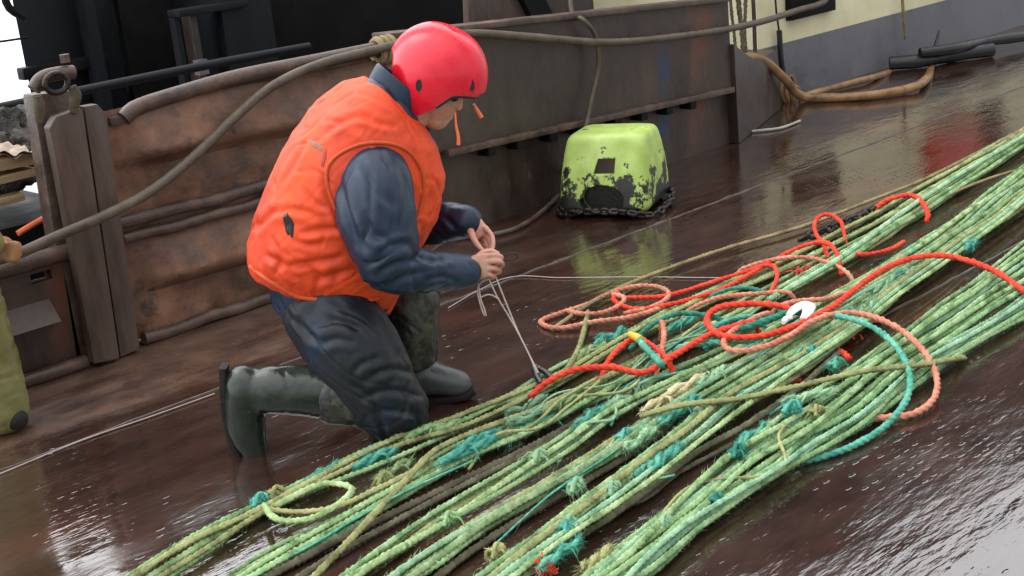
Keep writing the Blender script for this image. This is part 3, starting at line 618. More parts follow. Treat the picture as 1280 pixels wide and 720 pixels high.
# ================================================================== FLOAT
c0 = (G(706, 278) + G(832, 268)) / 2; fl_c = np.array([5.01, 4.57, 0.0])
FA = math.radians(-66)                                     # its front face looks towards the camera
fx = np.array([math.cos(FA), math.sin(FA), 0]); fy = np.array([-math.sin(FA), math.cos(FA), 0])
fl = root('trawl_float', tuple(fl_c)); tag(fl, 'worn yellow-green block float with blackened patches, chain round its foot', 'float')
def floc(x, y, z): return fl_c + fx * x + fy * y + zV * z
mb = MB(); secs = []
for z, sx_, sy_ in ((.015, .2, .2), (.05, .235, .235), (.14, .234, .225), (.24, .226, .205), (.31, .216, .185), (.375, .204, .165), (.398, .19, .15), (.408, .15, .115)):
    secs.append((floc(0, .09 * z, z), fx * sx_, fy * sy_))
loft(mb, secs, 64, 9.0); me = remesh(mb, .01, 9)
o = link('body', me, 'float_paint', fl)
# the recess in its front face and the dark socket below are cut into the body
def cutter(pts, d):
    mb = MB(); mb.prism(pts, d); mm = mesh_np('cut', mb.v, mb.f); bm = bmesh.new(); bm.from_mesh(mm); bmesh.ops.recalc_face_normals(bm, faces=bm.faces); bm.to_mesh(mm); bm.free()
    oo = bpy.data.objects.new('cut', mm); COL.objects.link(oo); return oo
cs = []
for (x0, x1, z0, z1) in ((-.045, .065, .22, .295),):
    cs.append(cutter([floc(x0, -.4, z0), floc(x1, -.4, z0), floc(x1 + .005, -.4, z1), floc(x0 + .025, -.4, z1)], fy * .25))
t = np.linspace(0, 2 * math.pi, 20, endpoint=False); cs.append(cutter([floc(.0 + .115 * math.cos(a), -.4, .095 + .075 * math.sin(a)) for a in t], fy * .26))
o.location = WLOC[o.name]; o.parent = None
for cc in cs:
    bo = o.modifiers.new('b', 'BOOLEAN'); bo.operation = 'DIFFERENCE'; bo.solver = 'EXACT'; bo.object = cc
bpy.context.view_layer.update()
dg = bpy.context.evaluated_depsgraph_get(); nm = bpy.data.meshes.new_from_object(o.evaluated_get(dg)); o.modifiers.clear(); o.data = nm
for cc in cs: bpy.data.objects.remove(cc)
o.parent = fl; o.location = np.array(WLOC[o.name]) - fl_c
MATS['socket'] = mat('socket', [(.008, .01, .009), (.02, .022, .018)], 15, .4, .3, 60)
mb = MB(); mb.prism([floc(-.044, -.165, .222), floc(.064, -.165, .222), floc(.068, -.165, .293), floc(-.021, -.165, .293)], fy * .01); mb.build('recess_plate', 'dark_steel', fl)
mb = MB(); mb.prism([floc(.0 + .113 * math.cos(a), -.15, .095 + .073 * math.sin(a)) for a in t], fy * .01); mb.build('socket', 'socket', fl)
ring = [floc(.275 * math.copysign(abs(math.cos(a)) ** .6, math.cos(a)), .25 * math.copysign(abs(math.sin(a)) ** .6, math.sin(a)), .03 + .018 * math.sin(3 * a)) for a in np.linspace(0, 2 * math.pi, 26)]
chain('chain', ring, .009, 'black iron chain lying round the foot of the green float', .062)

# ================================================================== ROPES
guides = {
 'A': ([(110, 742), (225, 680), (318, 632), (480, 548), (560, 520), (690, 460), (850, 378), (1050, 285), (1300, 148)],
       [(190, 742), (270, 688), (345, 640), (500, 572), (590, 533), (705, 482), (860, 398), (1065, 300), (1300, 160)]),
 'B': ([(245, 742), (330, 690), (420, 640), (560, 560), (640, 523), (740, 474), (880, 398), (1080, 292), (1300, 161)],
       [(305, 742), (380, 692), (450, 655), (600, 578), (680, 535), (780, 488), (900, 415), (1090, 312), (1300, 172)]),
 'C': ([(385, 742), (460, 692), (535, 645), (690, 552), (750, 510), (820, 470), (932, 417), (1106, 330), (1300, 192)],
       [(430, 742), (500, 696), (570, 650), (710, 566), (770, 525), (835, 490), (946, 433), (1116, 340), (1300, 206)]),
 'D': ([(452, 742), (520, 700), (592, 654), (735, 568), (793, 529), (850, 488), (955, 430), (1122, 336), (1300, 206)],
       [(494, 742), (556, 700), (625, 658), (757, 578), (818, 540), (880, 500), (975, 445), (1132, 342), (1300, 222)]),
 'E': ([(562, 742), (622, 700), (680, 658), (796, 570), (848, 532), (900, 488), (1000, 432), (1138, 338), (1300, 220)],
       [(632, 742), (684, 702), (734, 662), (832, 588), (883, 549), (935, 508), (1022, 455), (1152, 350), (1300, 244)]),
 'F': ([(692, 742), (748, 697), (808, 648), (908, 562), (962, 523), (1020, 482), (1095, 426), (1200, 352), (1300, 278)],
       [(790, 742), (835, 705), (890, 655), (990, 592), (1040, 562), (1090, 532), (1155, 482), (1225, 438), (1300, 396)]),
}
labels = {
 'A': ('pale green braided rope in the outermost bundle nearest the kneeling man', 'green ropes in the bundle nearest the man'),
 'B': ('pale green braided rope in the second bundle from the kneeling man', 'green ropes in the second bundle from the man'),
 'C': ('pale green braided rope in the narrow third bundle, below the straw knot', 'green ropes in the third bundle'),
 'D': ('pale green braided rope in the fourth bundle, in the middle of the ropes', 'green ropes in the fourth bundle'),
 'E': ('pale green braided rope in the wide fifth bundle with teal splices', 'green ropes in the fifth bundle'),
 'F': ('pale green braided rope in the widest, nearest bundle beside open wet deck', 'green ropes in the widest bundle'),
}
def extend(P, a=.9, b=1.3):
    P = [np.array(p) for p in P]; d0 = P[0] - P[1]; d1 = P[-1] - P[-2]
    d0[2] = 0; d1[2] = 0
    return [P[0] + d0 / np.linalg.norm(d0) * a] + P + [P[-1] + d1 / np.linalg.norm(d1) * b]
RR = .0122
ROPES = []           # (object, sampled centre line) for placing knots
def bundle(key, n, layers, mats):
    gt, gb = guides[key]; gt = np.array(gt, float); gb = np.array(gb, float); K = len(gt)
    for j in range(n):
        lay = layers[j % len(layers)]; u = (j + .5) / n; pts = []
        w1, w2 = rng.uniform(0, 6.3, 2)
        for k in range(K):
            uu = np.clip(u + rng.normal(0, .8) / n * (1.0 if 0 < k < K - 1 else .5), .02, .98); uu = .5 + (uu - .5) * .86
            q = gt[k] + (gb[k] - gt[k]) * uu
            z = RR + lay * (RR * 1.55) + abs(rng.normal(0, .004))
            pts.append(G(q[0], q[1], z))
        Q, s = spline(extend(pts), .09); lat = np.array([-fw[1], fw[0], 0]); 
        Q = Q + (0.006 * np.sin(s * 3.1 + w1) + .0045 * np.sin(s * 8.3 + w2))[:, None] * np.array([.5, -.85, 0])
        Q[:, 2] = np.maximum(Q[:, 2] + .003 * np.sin(s * 5 + w2), RR * .95)
        mname = mats[int(rng.integers(0, len(mats)))]
        o = rope('rope', Q, RR * rng.uniform(.72, 1.12), mname, fuzz=150)
        tag(o, labels[key][0], 'rope', labels[key][1]); ROPES.append((o, Q))
gm = ['rope_green', 'rope_green', 'rope_mint', 'rope_green', 'rope_straw']
bundle('A', 5, [0, 1], ['rope_green', 'rope_straw', 'rope_green'])
bundle('B', 7, [0, 1, .3], gm)
bundle('C', 6, [1, 0, 2], gm)
bundle('D', 7, [1, 2, .4], gm)
bundle('E', 13, [1, 2, .2, 2.6], gm)
bundle('F', 18, [.0, 1.2, .5, 2.2, 1], ['rope_green', 'rope_mint', 'rope_green', 'rope_green', 'rope_straw'])
lone = [
 ('rope_straw', [(372, 742, .03), (440, 672, .05), (500, 608, .06), (540, 566, .065), (565, 552, .06), (620, 530, .05), (680, 508, .045), (740, 480, .04), (800, 450, .04)], .0125, 'straw-coloured rope crossing over the second bundle in front of the man'),
 ('rope_weathered', [(300, 742), (360, 708), (430, 672), (520, 628), (610, 585), (690, 545), (760, 505), (820, 470)], .014, 'brown weathered rope in the gap below the second bundle'),
 ('rope_weathered', [(345, 742), (400, 705), (470, 665), (570, 612), (650, 572), (730, 530)], .013, 'darker brown weathered rope lying close above the third bundle'),
 ('rope_weathered', [(520, 742), (585, 692), (650, 650), (720, 608), (790, 566), (850, 520)], .014, 'grey weathered rope with pale frays between the fourth and fifth bundles'),
 ('rope_weathered', [(640, 742, .02), (700, 688, .02), (760, 648, .025), (820, 605, .03), (870, 566, .03), (930, 533, .03), (990, 492, .03), (1050, 440, .03)], .0135, 'grey weathered rope in the gap before the widest bundle'),
 ('rope_weathered', [(740, 640), (800, 626), (850, 590), (920, 553), (990, 510), (1060, 462)], .01, 'thin brown weathered rope slanting in the gap before the widest bundle'),
 ('rope_straw', [(800, 520, .06), (855, 506, .09), (920, 499, .08), (1000, 482, .085), (1080, 464, .1), (1150, 456, .08), (1185, 450, .05), (1205, 447, .02)], .0115, 'straw-green rope crossing over the widest bundle from side to side'),
 ('rope_tan', [(690, 412, .012), (740, 378, .02), (800, 349, .02), (900, 313, .02), (1000, 284, .02), (1090, 250, .02), (1160, 222, .02), (1300, 150, .02)], .0105, 'straight tan rope along the far edge of the ropes beside the red tangle'),
 ('rope_straw', [(735, 390, .02), (728, 420, .03), (722, 438, .04), (708, 462, .05), (695, 478, .04)], .011, 'short straw-coloured rope end hanging off the red tangle'),
 ('rope_mint', [(960, 375, .08), (1045, 326, .09), (1130, 264, .085), (1200, 218, .08), (1300, 158, .07)], .0135, 'light mint rope lying taut on top of the outermost bundle at right'),
 ('rope_tan', [(1140, 268, .03), (1180, 246, .03), (1240, 222, .03), (1300, 205, .03)], .009, 'thin tan rope in the gap between the first two bundles at right'),
 ('rope_green', [(330, 632, .05), (350, 650, .06), (390, 648, .05), (425, 628, .045), (440, 612, .04), (430, 606, .05), (400, 606, .05), (345, 632, .05)], .012, 'loose green rope loop beside the first knot at lower left'),
 ('rope_straw', [(340, 638, .04), (380, 640, .04), (420, 634, .04), (470, 612, .045), (540, 578, .04)], .011, 'straw rope running from the lower left knot under the second bundle'),
]
for mt_, px, r, lb_ in lone:
    pts = [G(p[0], p[1], p[2] if len(p) > 2 else r) for p in px]
    o = rope('rope', pts, r, mt_, fuzz=70); tag(o, lb_, 'rope'); ROPES.append((o, np.array(spline(pts, .09)[0])))

# loose yarns pulled out of the netting
for k in range(16):
    key = 'ABCDEF'[int(rng.integers(1, 6))]; gt, gb = (np.array(q, float) for q in guides[key]); i = int(rng.integers(1, 6)); pts = []
    for j in range(3):
        a = gt[i + j] + (gb[i + j] - gt[i + j]) * rng.uniform(.1, .9); a2 = gt[i + j + 1] if i + j + 1 < len(gt) else a
        pts.append(G(a[0] + rng.normal(0, 6), a[1] + rng.normal(0, 4), rng.uniform(.045, .07)))
        pts.append(G((a[0] + a2[0]) / 2 + rng.normal(0, 9), (a[1] + a2[1]) / 2 + rng.normal(0, 6), rng.uniform(.04, .065)))
    pts[0][2] = .015; pts[-1][2] = .015
    o = rope('yarn', pts[:5], rng.uniform(.003, .0055), ['rope_teal', 'rope_mint', 'rope_straw'][k % 3], kind='twist', fuzz=140)
    tag(o, 'thin loose yarn straggling over the green ropes', 'yarn', 'loose yarns on the green ropes')

# knots and frayed splices, each a part of the rope it sits on
def near_rope(P):
    best = None
    for o, Q in ROPES:
        d = np.linalg.norm(Q - P, axis=1); i = int(d.argmin()); sc = d[i] - Q[i][2] * 1.2
        if best is None or sc < best[0]: best = (sc, o, Q, i)
    return best[1:]
def knot(px, py, material='rope_teal', size=1.0, length=.07, fray=40, z=.04, name='knot'):
    """short ones are hitches pulled tight, long ones frayed splices that swell the rope"""
    o, Q, i = near_rope(G(px, py, z)); i = min(max(i, 1), len(Q) - 2); T = Q[i + 1] - Q[i - 1]; T /= np.linalg.norm(T)
    U = np.cross(T, zV); U /= np.linalg.norm(U); V = np.cross(U, T); c = G(px, py, Q[i][2]); mb = MB()
    if length >= .08:
        L_ = length * 1.7; ts = np.linspace(-.5, .5, 9)
        for k in range(3):
            ph = rng.uniform(0, 6.3); tw = rng.uniform(5, 9); pts = []
            for t_ in ts:
                R = RR * .62 * size * (1 + rng.normal(0, .22)) * (1 if abs(t_) < .4 else .55); q = c + T * t_ * L_ + (U * math.cos(ph + tw * t_) + V * math.sin(ph + tw * t_)) * R
                q[2] = max(q[2], .009); pts.append(q)
            rad = [RR * rng.uniform(.55, .85) * size * (.5 if j in (0, 8) else 1) for j in range(9)]
            v, f = tube_np(pts, rad, 9, .005, lobes=3, lay=.04, depth=.3); mb.add(v, f)
            Qs, s = spline(pts, .006); fv, ff = fibres(Qs, RR * .7, int(fray * 4.5), .02 * size, .0011, .3); mb.add(fv, ff)
    else:
        r = RR * .6 * size; nt_ = max(2, int(length / (r * 1.7))); tilt = rng.uniform(-.7, .7)
        for k in range(nt_):
            pts = []; ph = rng.uniform(0, 6.3); R = RR * 1.02 * (1 + rng.normal(0, .08)); of = (k - (nt_ - 1) / 2) * r * 1.6
            for a in np.linspace(0, 2 * math.pi, 14):
                q = c + T * (of + math.sin(a + ph) * R * math.tan(tilt * rng.uniform(.8, 1.1)) * .7) + (U * math.cos(a) + V * math.sin(a)) * R; q[2] = max(q[2], .008); pts.append(q)
            v, f = tube_np(pts, r, 8, .005, lobes=3, lay=.03, depth=.3); mb.add(v, f); Qs, s = spline(pts, .006); fv, ff = fibres(Qs, r, int(fray * 1.6), .014 * size, .001, .3); mb.add(fv, ff)
        q0 = [c + U * RR * 1.3 - T * length * .6, c + V * RR * 1.6, c - U * RR * 1.3 + T * length * .6]
        for q in q0: q[2] = max(q[2], .008)
        v, f = tube_np(q0, r, 8, .005, lobes=3, lay=.03, depth=.3); mb.add(v, f)
    for k in range(2):
        d = U * rng.normal(0, 1) + T * rng.normal(0, 1.4); d /= np.linalg.norm(d); L_ = rng.uniform(.02, .05) * size; r = RR * .4
        tp = [c + d * .008 + V * .006, c + d * (.008 + L_ * .5) + V * .008 + T * .008, c + d * (.01 + L_) - V * .012]
        for q in tp: q[2] = max(q[2], .006)
        v, f = tube_np(tp, [r * .9, r * .7, r * .3], 6, .006); mb.add(v, f); Q3, s3 = spline(tp, .005); fv, ff = fibres(Q3, r * .5, 40, .016, .001, .3); mb.add(fv, ff)
    return link(name, mesh_np(name, mb.v, mb.f), material, o)
for kx in [(325, 626, 'rope_teal', 1.1, .06), (345, 617, 'rope_straw', 1.1, .05), (405, 590, 'rope_teal', .8, .08), (468, 572, 'rope_teal', 1.0, .1), (540, 537, 'rope_green', 1.2, .12), (585, 562, 'rope_teal', 1.25, .14), (600, 548, 'rope_teal', 1.0, .1),
           (660, 506, 'rope_mint', 1.1, .1), (680, 528, 'rope_teal', 1.0, .1), (640, 545, 'rope_teal', .9, .1), (738, 520, 'rope_teal', 1.1, .09), (765, 505, 'rope_mint', 1.0, .1), (800, 487, 'rope_mint', 1.0, .07), (850, 512, 'rope_teal', 1.05, .13), (878, 512, 'rope_mint', 1.2, .07),
           (800, 548, 'rope_mint', 1.1, .1), (780, 545, 'rope_teal', .8, .07), (832, 572, 'rope_teal', 1.2, .1), (812, 582, 'rope_teal', 1.0, .1), (765, 612, 'rope_mint', 1.0, .06), (712, 655, 'rope_mint', 1.0, .06), (720, 608, 'rope_mint', 1.1, .06), (672, 572, 'rope_mint', 1.1, .06), (708, 660, 'rope_teal', .9, .05), (748, 700, 'rope_straw', 1.2, .08), (700, 692, 'rope_teal', 1.0, .1),
           (990, 510, 'rope_teal', 1.15, .06), (1020, 515, 'rope_straw', 1.0, .05), (920, 565, 'rope_teal_dark', 1.0, .06), (895, 625, 'rope_teal_dark', .9, .05), (1045, 455, 'rope_teal', 1.1, .07), (1080, 470, 'rope_mint', .9, .06), (1015, 440, 'rope_teal_dark', 1.1, .05), (1085, 385, 'rope_mint', 1.1, .1), (1110, 355, 'rope_mint', 1.1, .14), (1140, 340, 'rope_mint', 1.0, .1), (1060, 392, 'rope_teal', .9, .06), (760, 422, 'rope_teal', 1.2, .12), (735, 440, 'rope_green', 1.3, .12), (850, 405, 'rope_teal', 1.0, .12), (1212, 306, 'rope_teal', 1.0, .08),
           (480, 600, 'rope_straw', 1.1, .06), (495, 585, 'rope_green', 1.0, .08), (660, 520, 'rope_mint', 1.0, .1), (700, 505, 'rope_green', 1.0, .1), (890, 470, 'rope_mint', 1.0, .1), (940, 545, 'rope_teal', .9, .12), (1010, 495, 'rope_mint', .9, .1), (560, 650, 'rope_green', .9, .06), (620, 690, 'rope_straw', .9, .06), (830, 655, 'rope_mint', .9, .06)]:
    knot(*kx)
knot(858, 482, 'rope_blond', 1.25, .12, 30); knot(830, 498, 'rope_blond', .9, .14, 20, name='splice')
mb = MB()
for k in range(60):
    c = G(682, 711, .05) + rng.normal(0, .007, 3); mb.tube([c, c + rng.normal(0, .008, 3), c + rng.normal(0, .011, 3)], .002, 5, .006)
tag(mb.build('red_tuft', 'rope_red'), 'small red frayed tuft tied on the ropes at the bottom edge', 'tuft')

# ---- red, salmon and teal lines lying on top
tops = [
 ('rope_red', 'twist', .0125, 'bright red rope arching over the bundles and off the right edge', [(1310, 380, .04), (1278, 362, .06), (1240, 337, .09), (1190, 321, .11), (1150, 321, .12), (1110, 334, .12), (1075, 357, .12), (1040, 384, .12), (1000, 405, .11), (950, 420, .11), (905, 420, .11), (884, 402, .11), (896, 386, .11), (930, 380, .11), (972, 382, .1), (1000, 392, .08)]),
 ('rope_red', 'twist', .012, 'red rope snaking along from the shackle clip to the red loop', [(662, 497, .03), (685, 477, .06), (720, 462, .08), (765, 459, .085), (800, 466, .08), (820, 459, .085), (845, 443, .09), (882, 421, .1), (905, 412, .1), (940, 403, .09)]),
 ('rope_red', 'twist', .0105, 'red rope along the far edge with a loop standing up at its end', [(772, 366, .02), (768, 376, .03), (795, 386, .03), (840, 380, .04), (900, 362, .045), (960, 330, .06), (1000, 309, .08), (1030, 303, .09), (1046, 316, .08), (1049, 326, .06)]),
 ('rope_red', 'twist', .0095, 'small red loop standing beside the black chain', [(1030, 306, .06), (1020, 292, .08), (1020, 276, .09), (1033, 268, .1), (1050, 276, .09), (1054, 286, .07)]),
 ('rope_red', 'twist', .0125, 'thick short red rope bent over the outermost bundle at right', [(1092, 262, .04), (1110, 250, .07), (1135, 244, .085), (1152, 252, .085), (1160, 268, .06), (1158, 278, .03)]),
 ('rope_red', 'twist', .0095, 'red strand running from the salmon loops along the bundle', [(780, 372, .03), (830, 370, .03), (880, 356, .04), (930, 340, .055), (960, 332, .065), (971, 338, .07), (970, 352, .06), (963, 366, .05)]),
 ('rope_salmon', 'twist', .0105, 'faded salmon rope loop lying on bare deck at the far left of the tangle', [(835, 382, .03), (790, 396, .03), (745, 402, .02), (700, 410, .014), (676, 403, .012), (690, 395, .014), (730, 382, .018), (770, 364, .02), (805, 357, .025), (832, 362, .03), (834, 373, .03), (812, 385, .03), (780, 392, .03)]),
 ('rope_salmon', 'twist', .0105, 'knotted salmon rope end inside the loops on the deck', [(708, 388, .02), (728, 392, .03), (752, 391, .03), (774, 382, .03), (780, 372, .03), (766, 368, .03)]),
 ('rope_salmon', 'twist', .0115, 'long salmon rope curving round and down over the widest bundle', [(1080, 523, .02), (1110, 522, .02), (1145, 516, .02), (1168, 497, .03), (1170, 468, .05), (1152, 436, .09), (1115, 406, .11), (1065, 391, .12), (1020, 400, .12), (980, 424, .1), (940, 437, .1), (912, 437, .1), (906, 424, .1), (930, 405, .09), (960, 392, .08)]),
 ('rope_salmon', 'twist', .0095, 'thin salmon rope crossing the second bundle behind the white hook', [(865, 385, .06), (900, 372, .08), (960, 366, .09), (985, 366, .085)]),
 ('rope_salmon', 'twist', .0095, 'salmon rope running beside the upper red rope', [(930, 335, .05), (970, 324, .075), (1010, 322, .08), (1045, 332, .08), (1060, 342, .06)]),
 ('rope_salmon', 'twist', .0095, 'salmon rope just left of the white hook', [(970, 385, .09), (1000, 376, .1), (1030, 374, .1), (1060, 366, .07)]),
 ('rope_salmon', 'twist', .011, 'short upright salmon rope stub beside the teal rope end', [(823, 452, .06), (829, 430, .085), (830, 412, .1), (827, 403, .105)]),
 ('rope_teal', 'twist', .011, 'teal rope bowing out from the bundles over the wet deck', [(985, 575, .02), (1012, 574, .014), (1062, 559, .014), (1108, 531, .02), (1136, 492, .05), (1132, 452, .09), (1102, 416, .11), (1062, 398, .12), (1020, 395, .11), (985, 410, .1), (940, 425, .09), (890, 428, .08), (850, 434, .06)]),
 ('rope_teal_dark', 'twist', .010, 'dark teal rope arching over the second bundle left of the red loop', [(800, 418, .06), (822, 402, .085), (850, 392, .095), (882, 394, .09), (905, 402, .07)]),
 ('rope_teal_dark', 'twist', .013, 'thick dark teal rope inside the red loop by the white hook', [(900, 415, .08), (930, 410, .09), (965, 398, .1), (990, 390, .1), (1003, 392, .09)]),
 ('rope_teal_dark', 'twist', .009, 'thin dark teal rope beside the upper red rope', [(893, 368, .06), (920, 360, .08), (945, 362, .08), (965, 372, .07)]),
 ('rope_teal', 'twist', .009, 'teal strand lying on the bundle inside the red loop', [(895, 408, .08), (920, 398, .09), (945, 396, .09)]),
 ('rope_red', 'twist', .012, 'short piece of red rope under the widest bundle', [(1025, 432, .02), (1045, 436, .025), (1062, 448, .03)]),
 ('rope_red', 'twist', .012, 'piece of red rope showing in the gap below the crossing straw rope', [(935, 485, .012), (965, 482, .012), (1000, 474, .012)]),
 ('rope_red', 'twist', .010, 'curved red rope showing between the first two bundles', [(1070, 318, .04), (1090, 317, .045), (1115, 311, .04), (1130, 302, .03)]),
 ('rope_red', 'twist', .011, 'faded red rope arching behind the yellow taped end', [(758, 455, .06), (775, 435, .08), (795, 424, .09), (815, 432, .085), (835, 450, .07)]),
]
def tucked(px):
    P = [G(*p) for p in px]
    for e0, e1, first in ((0, 1, True), (-1, -2, False)):
        x, y, z = px[e0]
        if 0 < x < 1280 and z > .045:
            d = P[e0] - P[e1]; d[2] = 0; d /= np.linalg.norm(d); q1 = P[e0] + d * .03; q1[2] = z * .55; q2 = P[e0] + d * .055; q2[2] = .016
            P = [q2, q1] + P if first else P + [q1, q2]
    return P
for mt_, kd, r, lb_, px in tops:
    tag(rope('rope', tucked(px), r, mt_, kind=kd, fuzz=25, step=.005), lb_, 'rope')
# a cut teal rope end with yellow whipping
te = root('rope_end', tuple(G(800, 425, .1))); tag(te, 'cut teal rope end bound with yellow tape, lying on the red rope', 'rope')
rope('rope', [G(799, 424, .11), G(810, 438, .11), G(828, 456, .1)], .013, 'rope_teal', te, kind='twist', fuzz=120, step=.005)
mb = MB(); mb.tube([G(788, 418, .105), G(794, 421, .11), G(801, 425, .111)], [.01, .015, .015], 10, .006); mb.build('whipping', 'yellow_tape', te)
# white plastic hook
wh = MB(); cp = [(981, 402), (986, 394), (996, 385), (1008, 381), (1010, 389), (1004, 398), (994, 403), (985, 406)]
wh.tube([G(x, y, .125) for x, y in cp[1:6]], [.012, .02, .024, .02, .012], 12, .006, flat=.5); wh.tube([G(x, y, .12) for x, y in [(979, 403), (984, 398), (990, 397)]], [.008, .012, .008], 10, .005)
tag(wh.build('rope_hook', 'white_plastic'), 'white plastic hook lying among the red and teal ropes', 'hook')
chain('chain', [G(1000, 300, .03), G(1025, 290, .04), G(1055, 278, .04), (G(1085, 265, .04)), G(1112, 252, .03)], .009, 'black iron chain lying beside the small red loop', .07)
# frayed dark scraps under the bundles
for k, (x, y) in enumerate([(1052, 420), (1060, 405), (1005, 340)]):
    mb = MB()
    for j in range(24):
        c = G(x, y, .02) + rng.normal(0, .025, 3) * np.array([1, 1, .3]); c[2] = max(c[2], .006); e = c + rng.normal(0, .03, 3) * np.array([1, 1, .2]); e[2] = max(e[2], .006); mb.tube([c, (c + e) / 2 + np.array([0, 0, .006]), e], .003, 5, .01)
    tag(mb.build('net_scrap', 'rope_red'), ['dull red net scrap under the widest bundle', 'second dull red net scrap, just above the other', 'dull red net scrap under the second bundle'][k], 'net')

# ================================================================== THE KNEELING MAN
man = root('person', tuple(np.array([2.4, 3.4, 0.0]))); tag(man, 'man in red helmet and orange vest kneeling on the deck tying twine', 'person')
def sec(b, f_, wd, tdir):
    B, F = M(*b), M(*f_); U = (F - B) / 2; V = np.cross(tdir, U); V = V / np.linalg.norm(V) * wd; return ((B + F) / 2, U, V)
up_ = M(470, 150, .15) - M(410, 360, .15); up_ /= np.linalg.norm(up_)
# --- head frame
hd = M(547, 90, .22); yaw = math.radians(-62); fh = np.array([math.cos(yaw), math.sin(yaw), 0])
ptc = math.radians(30); f_ = fh * math.cos(ptc) - zV * math.sin(ptc); u_ = fh * math.sin(ptc) + zV * math.cos(ptc); l_ = np.cross(u_, f_)
f_, u_ = f_ - 0, u_
def H(a, b, c): return hd + f_ * a + l_ * b + u_ * c       # forward, left (away), up
# --- skin: one continuous body
mb = MB()
for (a, b, c, ra, rb, rc) in ((0, 0, .0, .098, .078, .11), (.035, 0, -.085, .068, .06, .075), (.05, 0, -.135, .045, .045, .04)):
    k0_ = len(mb.v); ball(mb, (0, 0, 0), 1.0, 12)
    for i in range(k0_, len(mb.v)):
        q = mb.v[i]; mb.v[i] = tuple(H(a + q[0] * ra, b + q[1] * rb, c + q[2] * rc))
mb.tube([H(.085, 0, -.025), H(.102, 0, -.055), H(.106, 0, -.068)], [.009, .013, .012], 10, .006); ball(mb, H(.106, 0, -.068), .0125)      # nose
mb.tube([H(.085, -.05, -.022), H(.1, 0, -.02), H(.085, .05, -.022)], .012, 10, .01)                                                     # brow
mb.tube([H(.075, -.025, -.112), H(.095, 0, -.114), H(.075, .025, -.112)], .009, 8, .008); mb.tube([H(.072, -.022, -.126), H(.091, 0, -.128), H(.072, .022, -.126)], .009, 8, .008)  # lips
for s_ in (-1, 1): ball(mb, H(-.01, s_ * .08, -.05), (.02, .012, .03), 8)
limb(mb, [H(-.03, 0, -.06), M(508, 150, .2), M(480, 185, .18)], [.062, .06, .085])
limb(mb, [M(478, 180, .17), M(455, 250, .16), M(420, 350, .15)], [.1, .12, .11])
SHN, ELN, WRN = M(476, 232, .07), M(487, 336, -.06), M(584, 336, .09)
SHF, ELF, WRF = M(505, 190, .36), M(520, 300, .42), M(584, 279, .26)
limb(mb, [M(475, 185, .15), SHN, (SHN + ELN) / 2, ELN, (ELN + WRN) / 2, WRN], [.05, .045, .045, .04, .036, .028])
limb(mb, [M(485, 185, .2), SHF, (SHF + ELF) / 2, ELF, (ELF + WRF) / 2, WRF], [.06, .05, .045, .04, .036, .028])
limb(mb, [M(412, 365, .08), M(455, 440, .02), M(492, 505, .01), M(440, 490, .0), M(330, 488, 0)], [.09, .07, .05, .045, .04])
limb(mb, [M(430, 360, .26), M(480, 350, .36), M(528, 340, .36), M(518, 400, .33), M(516, 460, .3)], [.09, .07, .05, .045, .04])
# near hand: fist round the twine, thumb on top
def fing(pts, r0_, r1_): limb(mb, [M(*p) for p in pts], [r0_ + (r1_ - r0_) * i / (len(pts) - 1) for i in range(len(pts))], 10, .005)
loft(mb, [(M(582, 338, .09), (M(582, 326, .09) - M(582, 338, .09)), hV * .02), (M(592, 335, .095), (M(591, 319, .095) - M(592, 335, .095)), hV * .019), (M(606, 332, .10), (M(604, 316.5, .10) - M(606, 332, .10)), hV * .017), (M(612, 331, .105), (M(611, 318, .105) - M(612, 331, .105)), hV * .013)], 24, 2.4)
fing([(607, 320, .10), (619, 319, .095), (627, 322, .115), (621, 325, .135)], .0095, .0075)
fing([(609, 327, .095), (622, 327, .088), (628, 331, .11), (620, 334, .132)], .0098, .0078)
fing([(609, 335, .095), (620, 336, .09), (624, 340, .11), (616, 341, .13)], .0094, .0075)
fing([(606, 341, .10), (615, 344, .097), (617, 347, .113), (611, 347, .127)], .0082, .0066)
fing([(594, 324, .12), (604, 316, .13), (614, 314, .135), (622, 317, .13)], .012, .0085)
# far hand: reaching down, fingers pinching
loft(mb, [(M(582, 277, .26), (M(590, 268, .26) - M(582, 277, .26)), hV * .02), (M(591, 284, .255), (M(602, 274, .255) - M(591, 284, .255)), hV * .019), (M(599, 291, .245), (M(609, 283, .245) - M(599, 291, .245)), hV * .015), (M(603, 295, .24), (M(611, 289, .24) - M(603, 295, .24)), hV * .011)], 24, 2.4)
fing([(607, 285, .235), (615, 296, .21), (616, 308, .185), (613, 317, .165)], .0098, .0075)
fing([(604, 289, .25), (611, 300, .23), (613, 312, .2), (611, 320, .175)], .0098, .0075)
fing([(600, 292, .26), (606, 303, .25), (609, 314, .22), (608, 321, .19)], .0094, .0073)
fing([(595, 294, .268), (600, 304, .26), (604, 313, .235), (604, 319, .21)], .0082, .0065)
fing([(588, 288, .225), (593, 300, .2), (599, 309, .18), (605, 315, .17)], .0125, .0085)
me = remesh(mb, .0036, 3); body = link('body', me, 'skin', man)
mb = MB()
for s_ in (-1, 1): ball(mb, H(.091, s_ * .03, -.042), (.011, .011, .009), 8)
mb.build('eyes', 'strap_black', body)
